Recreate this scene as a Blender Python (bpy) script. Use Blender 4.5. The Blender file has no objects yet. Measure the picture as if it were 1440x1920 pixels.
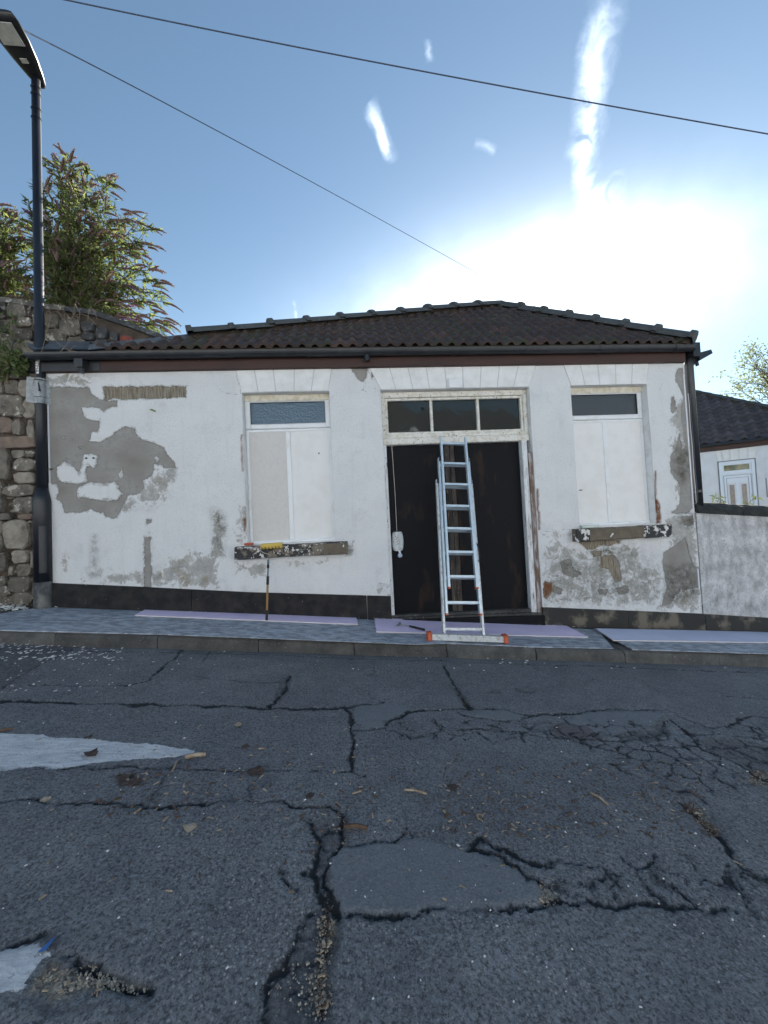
import bpy, bmesh, math, random
import numpy as np
from mathutils import Vector, Matrix
random.seed(7)
S = bpy.context.scene
col = S.collection
# ------------------------------------------------------------------ camera
YAW, PITCH, ROLL = [math.radians(a) for a in (4.685, 1.689, 2.823)]
F = 720.0                                   # focal length in pixels of the 1440 px wide photograph
CAM = Vector((0, -4.65, 1.25))
cy, sy, cp, sp = math.cos(YAW), math.sin(YAW), math.cos(PITCH), math.sin(PITCH)
fwd = Vector((sy*cp, cy*cp, sp)); r0 = Vector((cy, -sy, 0)); u0 = r0.cross(fwd)
cr, sr = math.cos(ROLL), math.sin(ROLL)
RT = r0*cr - u0*sr; UP = u0*cr + r0*sr
cd = bpy.data.cameras.new('camera'); cam = bpy.data.objects.new('camera', cd); col.objects.link(cam)
cam.matrix_world = Matrix(((RT.x, UP.x, -fwd.x, CAM.x), (RT.y, UP.y, -fwd.y, CAM.y), (RT.z, UP.z, -fwd.z, CAM.z), (0, 0, 0, 1)))
cd.sensor_fit = 'HORIZONTAL'; cd.sensor_width = 36; cd.lens = 18; cd.clip_end = 3000; cd.clip_start = .05
S.camera = cam
def ray(px, py):
    return (fwd + RT*((px-720)/F) - UP*((py-960)/F))
def onY(px, py, y=0.0):
    d = ray(px, py); return CAM + d*((y-CAM.y)/d.y)
def onP(px, py, p0, n):
    d = ray(px, py); n = Vector(n); return CAM + d*((Vector(p0)-CAM).dot(n)/d.dot(n))
def atd(px, py, dist):
    return CAM + ray(px, py).normalized()*dist
# ------------------------------------------------------------------ light
sd = ray(1000, 604).normalized()
SUN_EL = math.asin(sd.z); SUN_AZ = math.atan2(sd.x, sd.y)
w = bpy.data.worlds.new('World'); S.world = w; w.use_nodes = True
wn = w.node_tree.nodes; wl = w.node_tree.links
wn.clear()
def WN(t, **k):
    n = wn.new(t)
    for a, b in k.items(): setattr(n, a, b)
    return n
out = WN('ShaderNodeOutputWorld'); bg = WN('ShaderNodeBackground')
sky = WN('ShaderNodeTexSky', sky_type='NISHITA', sun_disc=False, sun_elevation=SUN_EL, sun_rotation=SUN_AZ, air_density=1.0, dust_density=0.12, ozone_density=1.0, altitude=50)
bg.inputs['Strength'].default_value = 0.062
wl.new(bg.outputs[0], out.inputs[0])
tc = WN('ShaderNodeTexCoord')
def wmath(op, a, b=None, c=None):
    n = WN('ShaderNodeMath', operation=op)
    for i, v in enumerate((a, b, c)):
        if v is None: continue
        if hasattr(v, 'is_linked'): wl.new(v, n.inputs[i])
        else: n.inputs[i].default_value = v
    return n.outputs[0]
def wdot(vec):
    n = WN('ShaderNodeVectorMath', operation='DOT_PRODUCT'); wl.new(tc.outputs['Generated'], n.inputs[0]); n.inputs[1].default_value = vec
    return n.outputs['Value']
# forward scattering of thin high haze round the sun (smooth function of the angle to the sun)
cs = wdot(tuple(sd))
nzg = WN('ShaderNodeTexNoise'); nzg.inputs['Scale'].default_value = 4.5; nzg.inputs['Detail'].default_value = 6; nzg.inputs['Roughness'].default_value = .55; wl.new(tc.outputs['Generated'], nzg.inputs['Vector'])
gc_ = ray(970, 572).normalized(); gs_ = gc_.cross(Vector((0, 0, 1))).normalized(); gu_ = gs_.cross(gc_)
gn = wmath('SUBTRACT', nzg.outputs[0], .5)
qa = wmath('DIVIDE', wdot(tuple(gs_)), .36); qe = wmath('DIVIDE', wdot(tuple(gu_)), .115)
qq = wmath('ADD', wmath('ADD', wmath('MULTIPLY', qa, qa), wmath('MULTIPLY', qe, qe)), wmath('MULTIPLY', gn, 2.2))
qq = wmath('MAXIMUM', qq, 0.0)
hz_ = wmath('DIVIDE', 5.5, wmath('ADD', 1.0, wmath('MULTIPLY', qq, qq)))
hz_ = wmath('MULTIPLY', hz_, wmath('GREATER_THAN', cs, 0.0))
aur = wmath('ADD', wmath('MULTIPLY', wmath('POWER', wmath('MAXIMUM', cs, 0.0), 240.0), 4.0), wmath('ADD', hz_, wmath('MULTIPLY', wmath('POWER', wmath('MAXIMUM', cs, 0.0), 8.0), .10)))
# high thin cloud wisps: streaks in the sky, each a band round a direction
nz = WN('ShaderNodeTexNoise'); nz.inputs['Scale'].default_value = 9; nz.inputs['Detail'].default_value = 7; nz.inputs['Roughness'].default_value = .62; nz.inputs['Distortion'].default_value = .6
wl.new(tc.outputs['Generated'], nz.inputs['Vector'])
nz2 = WN('ShaderNodeTexNoise'); nz2.inputs['Scale'].default_value = 26; nz2.inputs['Detail'].default_value = 9; nz2.inputs['Distortion'].default_value = .8; wl.new(tc.outputs['Generated'], nz2.inputs['Vector'])
nz3 = WN('ShaderNodeTexNoise'); nz3.inputs['Scale'].default_value = 14; nz3.inputs['Detail'].default_value = 5; wl.new(tc.outputs['Generated'], nz3.inputs['Vector'])
def wisp(p0, p1, wd, amp, wob=.02):
    a = ray(*p0).normalized(); b = ray(*p1).normalized(); m = (a+b).normalized(); t = (b-a); L = t.length/2; t.normalize(); n = m.cross(t).normalized()
    s = wmath('DIVIDE', wdot(tuple(t)), L)
    o = wmath('ADD', wdot(tuple(n)), wmath('MULTIPLY', wmath('SUBTRACT', nz.outputs[0], .5), wob*2))
    s = wmath('ADD', s, wmath('MULTIPLY', wmath('SUBTRACT', nz3.outputs[0], .5), 1.2)); e = wmath('MAXIMUM', wmath('SUBTRACT', 1.0, wmath('MULTIPLY', s, s)), 0.0)
    q = wmath('DIVIDE', wmath('ABSOLUTE', o), wd)
    g = wmath('MAXIMUM', wmath('SUBTRACT', 1.0, q), 0.0); g = wmath('POWER', g, 1.5)
    front = wmath('GREATER_THAN', wdot(tuple(m)), 0.3)
    k = wmath('MAXIMUM', wmath('ADD', -1.5, wmath('MULTIPLY', nz2.outputs[0], 4.8)), .05)
    return wmath('MULTIPLY', wmath('MULTIPLY', wmath('MULTIPLY', e, g), wmath('MULTIPLY', k, front)), amp)
cl = wisp((1140, -60), (1092, 300), .034, 1.0, .035)
for a in [((1092, 250), (1108, 400), .026, 1.1), ((1128, 340), (1140, 490), .045, 1.3, .04), ((1120, 60), (1100, 330), .014, 1.2, .04), ((690, 190), (736, 300), .017, 1.0, .012), ((705, 220), (728, 300), .012, 1.1, .01), ((800, 70), (806, 120), .007, .35), ((885, 270), (930, 285), .010, .30), ((550, 560), (556, 602), .006, .5, .004)]:
    cl = wmath('ADD', cl, wisp(*a))
def wmix(fac, a, bcol, typ='MIX'):
    n = WN('ShaderNodeMix', data_type='RGBA', blend_type=typ)
    if hasattr(fac, 'is_linked'): wl.new(fac, n.inputs[0])
    else: n.inputs[0].default_value = fac
    wl.new(a, n.inputs[6])
    if hasattr(bcol, 'is_linked'): wl.new(bcol, n.inputs[7])
    else: n.inputs[7].default_value = bcol
    return n.outputs[2]
def wscale(colr, fac):
    n = WN('ShaderNodeVectorMath', operation='SCALE'); n.inputs[0].default_value = colr; wl.new(fac, n.inputs['Scale']); return n.outputs[0]
c0 = wmix(1.0, sky.outputs[0], (.93, 1.0, .95, 1), 'MULTIPLY')
c1 = wmix(1.0, c0, wscale((1.0, .99, .95), aur), 'ADD')
c2 = wmix(1.0, c1, wscale((5.2, 5.5, 5.8), cl), 'ADD')
wl.new(c2, bg.inputs['Color'])
sl = bpy.data.lights.new('sun', 'SUN'); so = bpy.data.objects.new('sun', sl); col.objects.link(so)
sl.energy = 5.0; sl.angle = math.radians(.5); sl.color = (1, .965, .90)
so.rotation_euler = sd.to_track_quat('Z', 'Y').to_euler(); so.location = (10, 20, 20)
S.view_settings.view_transform = 'Standard'; S.view_settings.look = 'None'; S.view_settings.gamma = 1; S.view_settings.use_curve_mapping = False
S.view_settings.exposure = 1.6
S.cycles.max_bounces = 6; S.cycles.transparent_max_bounces = 12

# ------------------------------------------------------------------ materials
def mat(name, base=(.5, .5, .5), rough=.8, rand=0, metal=0, var=None, vscale=3, vlo=.35, vhi=.65, detail=6, bump=0, bscale=60, bdist=.004, spec=.5, speck=None, coord='Object', stretch=(1, 1, 1), streak=None, trans=0):
    m = bpy.data.materials.new(name); m.use_nodes = True
    t = m.node_tree; n = t.nodes; l = t.links; b = n['Principled BSDF']
    b.inputs['Roughness'].default_value = rough; b.inputs['Metallic'].default_value = metal; b.inputs['Specular IOR Level'].default_value = spec
    b.inputs['Transmission Weight'].default_value = trans
    b.inputs['Base Color'].default_value = (*base, 1)
    tcn = n.new('ShaderNodeTexCoord'); mp = n.new('ShaderNodeMapping'); mp.inputs['Scale'].default_value = stretch; l.new(tcn.outputs[coord], mp.inputs[0]); V = mp.outputs[0]
    cur = None
    def noise(sc, de=6, ro=.6):
        q = n.new('ShaderNodeTexNoise'); q.inputs['Scale'].default_value = sc; q.inputs['Detail'].default_value = de; q.inputs['Roughness'].default_value = ro; l.new(V, q.inputs[0]); return q.outputs[0]
    def mr(v, lo, hi):
        q = n.new('ShaderNodeMapRange'); q.inputs[1].default_value = lo; q.inputs[2].default_value = hi; l.new(v, q.inputs[0]); return q.outputs[0]
    def mix(f, a, c):
        q = n.new('ShaderNodeMix'); q.data_type = 'RGBA'; l.new(f, q.inputs[0])
        if isinstance(a, tuple): q.inputs[6].default_value = (*a, 1)
        else: l.new(a, q.inputs[6])
        q.inputs[7].default_value = (*c, 1); return q.outputs[2]
    if var: cur = mix(mr(noise(vscale, detail), vlo, vhi), base, var)
    if speck: cur = mix(mr(noise(speck[1], 3, .7), speck[2], speck[3]), cur if cur else base, speck[0])
    if rand:
        oi = n.new('ShaderNodeObjectInfo'); rm = n.new('ShaderNodeMapRange'); rm.inputs[3].default_value = 1-rand; rm.inputs[4].default_value = 1+rand; l.new(oi.outputs['Random'], rm.inputs[0])
        vs_ = n.new('ShaderNodeVectorMath'); vs_.operation = 'SCALE'; l.new(rm.outputs[0], vs_.inputs['Scale'])
        if cur: l.new(cur, vs_.inputs[0])
        else: vs_.inputs[0].default_value = base
        cur = vs_.outputs[0]
    if cur: l.new(cur, b.inputs['Base Color'])
    if bump:
        bn = n.new('ShaderNodeBump'); bn.inputs['Strength'].default_value = bump; bn.inputs['Distance'].default_value = bdist; l.new(noise(bscale, 8, .65), bn.inputs['Height']); l.new(bn.outputs[0], b.inputs['Normal'])
    return m
class NB:      # small node helper for the bigger materials
    def __init__(s, name, rough=.85):
        s.m = bpy.data.materials.new(name); s.m.use_nodes = True; s.n = s.m.node_tree.nodes; s.l = s.m.node_tree.links; s.b = s.n['Principled BSDF']; s.b.inputs['Roughness'].default_value = rough
        s.co = s.n.new('ShaderNodeTexCoord').outputs['Object']
    def mp(s, sc):
        q = s.n.new('ShaderNodeMapping'); q.inputs['Scale'].default_value = sc; s.l.new(s.co, q.inputs[0]); return q.outputs[0]
    def noise(s, sc, de=5, ro=.6, v=None, dist=0):
        q = s.n.new('ShaderNodeTexNoise'); q.inputs['Scale'].default_value = sc; q.inputs['Detail'].default_value = de; q.inputs['Roughness'].default_value = ro; q.inputs['Distortion'].default_value = dist; s.l.new(v or s.co, q.inputs[0]); return q.outputs[0]
    def vor(s, sc, feat='F1', out='Distance', v=None):
        q = s.n.new('ShaderNodeTexVoronoi'); q.feature = feat; q.inputs['Scale'].default_value = sc; s.l.new(v or s.co, q.inputs[0]); return q.outputs[out]
    def at(s, name):
        q = s.n.new('ShaderNodeAttribute'); q.attribute_name = name; return q.outputs['Fac']
    def ma(s, op, a, b=None, c=None, clamp=False):
        q = s.n.new('ShaderNodeMath'); q.operation = op; q.use_clamp = clamp
        for i, v in enumerate((a, b, c)):
            if v is None: continue
            if hasattr(v, 'is_linked'): s.l.new(v, q.inputs[i])
            else: q.inputs[i].default_value = v
        return q.outputs[0]
    def mr(s, v, lo, hi, a=0, b=1):
        q = s.n.new('ShaderNodeMapRange'); 
        for i, x in enumerate((lo, hi, a, b)): q.inputs[i+1].default_value = x
        s.l.new(v, q.inputs[0]); return q.outputs[0]
    def mix(s, f, a, b, typ='MIX'):
        q = s.n.new('ShaderNodeMix'); q.data_type = 'RGBA'; q.blend_type = typ
        if hasattr(f, 'is_linked'): s.l.new(f, q.inputs[0])
        else: q.inputs[0].default_value = f
        for i, v in ((6, a), (7, b)):
            if isinstance(v, tuple): q.inputs[i].default_value = (*v, 1)
            else: s.l.new(v, q.inputs[i])
        return q.outputs[2]
    def bump(s, h, st, d, prev=None):
        q = s.n.new('ShaderNodeBump'); q.inputs['Strength'].default_value = st; q.inputs['Distance'].default_value = d; s.l.new(h, q.inputs['Height'])
        if prev: s.l.new(prev, q.inputs['Normal'])
        return q.outputs[0]
    def fin(s, colr, nrm=None, rough=None):
        s.l.new(colr, s.b.inputs['Base Color'])
        if nrm: s.l.new(nrm, s.b.inputs['Normal'])
        if rough is not None: s.l.new(rough, s.b.inputs['Roughness'])
        return s.m
# painted render wall with peeled patches (shapes come from attributes on the wall mesh)
def wall_mat():
    k = NB('peeling_white_render', .88)
    wob = k.ma('MULTIPLY', k.ma('SUBTRACT', k.noise(22, 6, .7), .5), .05)
    wob2 = k.ma('MULTIPLY', k.ma('SUBTRACT', k.noise(70, 4, .7), .5), .045)
    d = k.ma('ADD', k.ma('ADD', k.at('sub'), wob), wob2)
    m_sub = k.mr(d, .0015, -.0015)                 # 1 where the paint is gone
    edge = k.mr(k.ma('ABSOLUTE', k.ma('ADD', d, .004)), .006, .001)
    grit = k.noise(150, 4, .75)
    paint = k.mix(k.mr(k.noise(2.5, 5), .35, .7), (.90, .90, .895), (.83, .83, .835))
    paint = k.mix(k.ma('MULTIPLY', k.mr(k.noise(60, 6, .9), .47, .34), .50), paint, (.44, .435, .43))
    drip = k.ma('MULTIPLY', k.mr(k.noise(7, 5, .6, k.mp((1.6, 1, .18))), .55, .8), .22)
    paint = k.mix(drip, paint, (.55, .54, .53))
    blot = k.ma('MULTIPLY', k.mr(k.noise(3.1, 10, .78), .54, .66), .30)
    paint = k.mix(blot, paint, (.55, .54, .52))
    sc_n = k.ma('MULTIPLY', k.mr(k.ma('ADD', k.ma('MULTIPLY', k.at('scuff'), .80), k.ma('MULTIPLY', k.ma('SUBTRACT', k.noise(6.5, 12, .8, None, .5), .5), 3.0)), .50, .66), .9, clamp=True)
    sc_c = k.mix(k.mr(k.noise(9, 8, .75), .36, .64), (.31, .305, .295), (.60, .58, .54))
    sc_c = k.mix(k.mr(k.noise(5, 8, .75), .52, .64), sc_c, (.33, .27, .18))
    paint = k.mix(sc_n, paint, sc_c)
    ms = k.ma('MULTIPLY', k.at('moss'), k.mr(k.noise(14, 10, .82), .42, .58), clamp=True)
    paint = k.mix(ms, paint, (.10, .10, .075))
    comb = k.noise(34, 5, .7, k.mp((.45, 1, 2.2)))
    sub = k.mix(k.mr(k.noise(14, 10, .82), .36, .64), k.mix(k.mr(comb, .3, .7), (.27, .255, .235), (.37, .35, .325)), (.45, .43, .40))
    sub = k.mix(k.mr(k.noise(3.5, 6), .45, .75), sub, (.27, .235, .205))
    sub = k.mix(k.ma('MULTIPLY', k.at('moss'), k.mr(k.noise(12, 8, .75), .35, .62), clamp=True), sub, (.10, .095, .075))
    brn = k.at('brown')
    strk = k.noise(30, 5, .7, k.mp((3, 1, .25)))
    sub = k.mix(k.mr(brn, .15, .8), sub, k.mix(k.mr(strk, .38, .62), (.16, .125, .085), (.40, .35, .27)))
    lay = k.ma('MULTIPLY', k.mr(k.ma('ADD', d, k.ma('MULTIPLY', k.ma('SUBTRACT', k.noise(16, 8, .8), .5), .16)), .012, .004), .75)
    paint = k.mix(lay, paint, k.mix(k.mr(k.noise(40, 5, .8), .4, .6), (.46, .45, .43), (.66, .65, .63)))
    c = k.mix(m_sub, paint, sub)
    c = k.mix(k.ma('MULTIPLY', edge, .35), c, (.12, .11, .10))  # shade line put into the colour along peel edges, for thickness
    rs = k.ma('MULTIPLY', k.at('rust'), k.mr(k.noise(12, 6, .75), .30, .48), clamp=True)
    c = k.mix(rs, c, (.20, .075, .03))
    ck = k.mr(k.ma('ADD', k.at('crack'), k.ma('MULTIPLY', k.ma('SUBTRACT', k.noise(70, 3), .5), .006)), .0045, .0015)
    c = k.mix(k.ma('MULTIPLY', ck, .75), c, (.14, .13, .12))
    h = k.ma('ADD', k.ma('MULTIPLY', k.ma('SUBTRACT', 1, m_sub), .9), k.ma('MULTIPLY', grit, .5))
    n1 = k.bump(k.noise(75, 5, .8), .55, .010)
    n2 = k.bump(h, .8, .018, n1)
    return k.fin(c, n2)
def road_mat():
    k = NB('worn_asphalt', .82)
    pal = k.noise(1.1, 5)
    base = k.mix(k.mr(pal, .35, .68), (.160, .166, .176), (.235, .245, .258))
    base = k.mix(k.ma('MULTIPLY', k.mr(k.noise(5.5, 10, .8), .42, .60), .7), base, (.108, .115, .130))
    base = k.mix(k.ma('MULTIPLY', k.mr(k.noise(55, 6, .85), .51, .64), .75), base, (.30, .315, .34))
    cell = k.vor(115, 'F1', 'Color'); cb = k.n.new('ShaderNodeSeparateColor'); k.l.new(cell, cb.inputs[0])
    vd = k.vor(115)
    st = k.ma('MULTIPLY', k.mr(cb.outputs[0], .45, .85), k.mr(vd, .60, .30))
    wear = k.mr(k.noise(1.7, 4), .38, .62, .25, 1.0)
    stone = k.mix(cb.outputs[1], (.22, .23, .24), (.46, .45, .42))
    near = k.mr(k.at('coarse'), 0, 1, .35, 1.0)
    base = k.mix(k.ma('MULTIPLY', k.ma('MULTIPLY', st, wear), k.ma('MULTIPLY', near, .95)), base, stone)
    base = k.mix(k.ma('MULTIPLY', k.mr(k.noise(85, 5, .85), .53, .40), .85), base, (.020, .021, .024))
    patch = k.mr(k.ma('ADD', k.at('patch'), k.ma('MULTIPLY', k.ma('SUBTRACT', k.noise(28, 5), .5), .03)), .003, -.003)
    pc = k.mix(k.mr(k.noise(110, 4, .8), .42, .66), (.135, .148, .165), (.215, .23, .25))
    base = k.mix(k.ma('MULTIPLY', patch, .75), base, pc)
    red = k.mr(k.at('red'), .01, -.01)
    base = k.mix(k.ma('MULTIPLY', red, .6), base, (.085, .065, .065))
    dk = k.ma('MULTIPLY', k.mr(k.ma('ADD', k.at('tar'), k.ma('MULTIPLY', k.ma('SUBTRACT', k.noise(30, 7, .75), .5), .07)), .006, -.006), 1)
    tc_ = k.mix(k.mr(k.noise(45, 8, .85), .42, .68), (.030, .032, .038), (.22, .22, .225))
    base = k.mix(k.ma('MULTIPLY', dk, .80), base, tc_)
    gr = k.mr(k.ma('ADD', k.at('gravel'), k.ma('MULTIPLY', k.ma('SUBTRACT', k.noise(30, 7, .75), .5), .06)), .008, -.008)
    gc = k.mix(cb.outputs[2], (.05, .045, .04), (.34, .29, .22))
    base = k.mix(k.ma('MULTIPLY', gr, .85), base, gc)
    wq = k.ma('ADD', k.at('mark'), k.ma('MULTIPLY', k.ma('SUBTRACT', k.noise(60, 6, .7), .5), .022))
    wm = k.ma('MULTIPLY', k.mr(wq, .002, -.002), k.mr(k.noise(45, 7, .8), .33, .44))
    white = k.mix(k.mr(k.noise(20, 7, .75, k.mp((.5, 2.5, 1))), .35, .65), (.44, .46, .49), (.76, .77, .79))
    base = k.mix(k.ma('MULTIPLY', wm, .95), base, white)
    cr_ = k.ma('ADD', k.ma('ADD', k.at('crack'), k.ma('MULTIPLY', k.ma('SUBTRACT', k.noise(60, 7, .85), .5), .034)), k.ma('MULTIPLY', k.ma('SUBTRACT', k.noise(9, 4), .5), .016))
    core = k.mr(cr_, .002, -.003)
    halo = k.ma('MULTIPLY', k.mr(cr_, .010, .0), .4)
    base = k.mix(halo, base, (.022, .024, .028))
    base = k.mix(k.ma('MULTIPLY', core, .93), base, (.010, .011, .013))
    n1 = k.bump(k.noise(140, 5, .8), .8, .006)
    n2 = k.bump(vd, .35, .004, n1)
    n3 = k.bump(k.ma('MULTIPLY', wm, 1.0), .4, .003, n2)
    return k.fin(base, n3)
M = {}
M['wall'] = wall_mat(); M['road'] = road_mat()
M['paintw'] = mat('smooth_white_paint', (.80, .80, .80), .75, var=(.64, .63, .60), vscale=9, vlo=.45, vhi=.75, bump=.35, bscale=70)
M['lintel'] = mat('lintel_white_paint', (.80, .80, .79), .85, var=(.66, .655, .63), vscale=7, vlo=.40, vhi=.8, bump=.8, bscale=60, speck=((.45, .43, .40), 45, .66, .74))
M['joint'] = mat('grey_joint', (.56, .555, .54), .9, bump=.3)
M['upvc'] = mat('white_plastic_frame', (.78, .79, .80), .4, var=(.62, .61, .56), vscale=6, vlo=.5, vhi=.8)
M['upvc_dirty'] = mat('stained_plastic_frame', (.70, .66, .55), .5, var=(.42, .34, .20), vscale=12, vlo=.42, vhi=.75)
M['board_grey'] = mat('grey_board', (.66, .63, .60), .85, var=(.61, .585, .56), vscale=30, bump=.3, bscale=160, bdist=.002)
M['board_white'] = mat('white_board', (.80, .79, .775), .7, var=(.72, .70, .66), vscale=5, vlo=.45, vhi=.8, speck=((.4, .38, .35), 24, .74, .78), bump=.1)
M['oldwood'] = mat('flaking_cream_wood', (.74, .72, .66), .75, var=(.55, .50, .40), vscale=14, vlo=.45, vhi=.7, speck=((.09, .07, .05), 38, .60, .68), bump=.5, bscale=50)
M['jambwood'] = mat('flaking_white_wood', (.72, .73, .74), .75, var=(.40, .38, .36), vscale=6, vlo=.5, vhi=.7, speck=((.10, .07, .05), 16, .60, .68), bump=.5, bscale=50, stretch=(3, 3, .6))
M['rustwood'] = mat('bare_brown_wood', (.17, .11, .08), .85, var=(.45, .43, .42), vscale=9, vlo=.45, vhi=.65, bump=.5, bscale=50, stretch=(3, 3, .6))
M['fascia'] = mat('brown_fascia_wood', (.062, .026, .020), .6, var=(.038, .018, .015), vscale=5, bump=.3, bscale=60, stretch=(.35, 1, 3), speck=((.25, .19, .17), 34, .72, .76))
M['gutter'] = mat('black_plastic_gutter', (.016, .018, .022), .38, var=(.035, .037, .042), vscale=7, vlo=.45, vhi=.8)
M['tile'] = mat(rand=.14, name='brown_concrete_tile', base=(.074, .053, .050), rough=.9, var=(.044, .036, .035), vscale=5, vlo=.35, vhi=.7, speck=((.16, .15, .13), 38, .62, .72), bump=.6, bscale=90)
M['tile_b'] = mat(rand=.14, name='dark_mossy_tile', base=(.070, .055, .052), rough=.92, var=(.05, .055, .032), vscale=6, vlo=.4, vhi=.7, speck=((.15, .14, .12), 32, .64, .72), bump=.6, bscale=90)
M['tile_c'] = mat(rand=.14, name='reddish_tile', base=(.088, .058, .050), rough=.9, var=(.06, .038, .032), vscale=6, vlo=.4, vhi=.75, bump=.6, bscale=90)
M['hip'] = mat(rand=.16, name='grey_ridge_tile', base=(.070, .075, .078), rough=.8, var=(.055, .062, .062), vscale=6, vlo=.4, vhi=.7, speck=((.17, .18, .15), 28, .62, .72), bump=.4, bscale=70)
M['ftile'] = mat(rand=.25, name='far_dark_tile', base=(.11, .088, .088), rough=.85, var=(.06, .052, .053), vscale=2, bump=.4, bscale=60)
M['mortar'] = mat('brown_mortar', (.11, .082, .062), .95, var=(.035, .03, .025), vscale=7, vlo=.35, vhi=.7, bump=1, bscale=35, bdist=.02)
M['stone'] = mat(rand=.35, name='weathered_sandstone', base=(.22, .195, .16), rough=.95, var=(.085, .075, .062), vscale=9, vlo=.35, vhi=.65, detail=9, bump=1, bscale=28, bdist=.02, speck=((.46, .43, .37), 13, .58, .64))
M['stone_b'] = mat(rand=.35, name='pale_sandstone', base=(.33, .295, .24), rough=.95, var=(.12, .105, .085), vscale=8, vlo=.38, vhi=.7, detail=9, bump=1, bscale=28, bdist=.02)
M['stone_r'] = mat(rand=.35, name='reddish_sandstone', base=(.21, .155, .12), rough=.95, var=(.11, .085, .07), vscale=8, vlo=.38, vhi=.7, detail=9, bump=1, bscale=28, bdist=.02)
M['stone_k'] = mat('sooty_stone', (.055, .055, .055), .8, var=(.20, .20, .20), vscale=10, vlo=.5, vhi=.7, bump=1, bscale=28, bdist=.02)
M['plinth'] = mat('black_bitumen_plinth', (.018, .018, .020), .8, spec=.2, var=(.045, .040, .036), vscale=9, vlo=.4, vhi=.75, bump=.7, bscale=50, speck=((.22, .21, .20), 26, .69, .75))
M['plinth_r'] = mat('worn_plinth', (.030, .029, .027), .85, var=(.15, .13, .10), vscale=3.2, vlo=.50, vhi=.60, detail=12, bump=.7, bscale=50)
M['gwall'] = mat('weathered_grey_white_render', (.68, .68, .69), .92, var=(.27, .27, .27), vscale=7, vlo=.36, vhi=.72, detail=14, bump=1, bscale=60, bdist=.012, speck=((.26, .26, .26), 50, .55, .70), stretch=(1.2, 1, .8))
M['coping'] = mat(rand=.16, name='black_mossy_coping', base=(.020, .021, .022), rough=.85, var=(.065, .075, .050), vscale=12, vlo=.5, vhi=.75, bump=1, bscale=30, bdist=.012)
M['doorblk'] = mat('black_stained_plywood', (.005, .0055, .008), .55, spec=.14, var=(.050, .029, .018), vscale=2.6, vlo=.56, vhi=.82, detail=8, bump=.45, bscale=50, stretch=(2.2, 1, .7), speck=((.13, .12, .12), 70, .70, .78))
M['doorbat'] = mat('scuffed_batten', (.075, .060, .050), .8, var=(.022, .018, .016), vscale=6, vlo=.4, vhi=.6, stretch=(3, 1, .8), speck=((.30, .19, .10), 9, .60, .70), bump=.4)
M['step'] = mat('dark_stone_step', (.07, .07, .068), .9, var=(.03, .03, .03), vscale=6, bump=.8, bscale=45, speck=((.32, .31, .29), 40, .62, .70))
M['sill'] = mat('peeling_black_sill', (.018, .018, .021), .6, var=(.17, .14, .105), vscale=6.5, vlo=.50, vhi=.54, detail=9, bump=.8, bscale=30, bdist=.008, speck=((.62, .60, .56), 17, .585, .61))
M['sill_b'] = mat('brown_stone_sill', (.17, .14, .10), .9, var=(.11, .09, .07), vscale=9, bump=.8, bscale=40, speck=((.66, .65, .62), 9, .64, .66))
M['sillend'] = mat('sill_end_paint', (.016, .016, .019), .6, var=(.66, .65, .62), vscale=11, vlo=.52, vhi=.55, detail=9, bump=.8, bscale=30, bdist=.008)
M['kerb'] = mat(rand=.16, name='concrete_kerb', base=(.105, .102, .096), rough=.9, var=(.05, .05, .049), vscale=7, vlo=.35, vhi=.7, bump=.9, bscale=70, speck=((.24, .235, .22), 60, .62, .72))
M['pave'] = mat('pavement_tarmac', (.07, .07, .072), .9, var=(.045, .045, .048), vscale=6, bump=.8, bscale=90, speck=((.55, .55, .55), 26, .66, .70))
M['ply'] = mat('worn_blue_grey_ply', (.19, .215, .25), .6, var=(.42, .465, .54), vscale=8, vlo=.40, vhi=.62, detail=12, bump=.4, bscale=50, stretch=(1.1, 2.2, 1), speck=((.62, .66, .72), 30, .62, .70))
M['lilac'] = mat('lilac_foam_board', (.78, .67, .88), .7, var=(.70, .60, .83), vscale=4, speck=((.72, .66, .88), 90, .6, .7))
M['pale'] = mat('pale_blue_foam_board', (.62, .66, .84), .6, var=(.56, .60, .78), vscale=5)
M['edge'] = mat('board_edge', (.60, .56, .56), .8)
M['post'] = mat('black_painted_steel', (.008, .010, .016), .40, var=(.016, .019, .025), vscale=3, bump=.12, bscale=40)
M['postworn'] = mat('worn_post_foot', (.05, .052, .055), .7, var=(.24, .235, .22), vscale=8, vlo=.45, vhi=.7, bump=.5, bscale=30, stretch=(1, 1, .5))
M['lamphead'] = mat('lamp_head_black', (.014, .015, .018), .35)
M['lens'] = mat('lamp_lens', (.46, .46, .43), .25, var=(.36, .36, .33), vscale=20)
M['sticker'] = mat('white_sticker', (.78, .78, .78), .5)
M['ink'] = mat('black_ink', (.012, .012, .012), .6)
M['sleeve'] = mat('clear_plastic_sleeve', (.62, .66, .67), .22, trans=.45, var=(.40, .44, .45), vscale=28, vlo=.4, vhi=.7, bump=.6, bscale=25, bdist=.01)
M['alu'] = mat('aluminium', (.64, .74, .80), .40, metal=.35, var=(.54, .63, .70), vscale=14, speck=((.36, .36, .35), 60, .67, .75))
M['aluold'] = mat('paint_spattered_aluminium', (.62, .65, .66), .5, metal=.3, var=(.35, .34, .32), vscale=26, vlo=.5, vhi=.68, speck=((.85, .85, .83), 55, .6, .66))
M['orange'] = mat('orange_rubber', (.62, .13, .05), .6, var=(.45, .10, .05), vscale=25)
M['blackpl'] = mat('black_plastic', (.015, .015, .016), .5)
M['yellow'] = mat('yellow_roller_pile', (.72, .50, .12), .95, bump=1, bscale=120, bdist=.006)
M['brownst'] = mat('brown_roller_stripe', (.12, .075, .02), .95)
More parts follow.
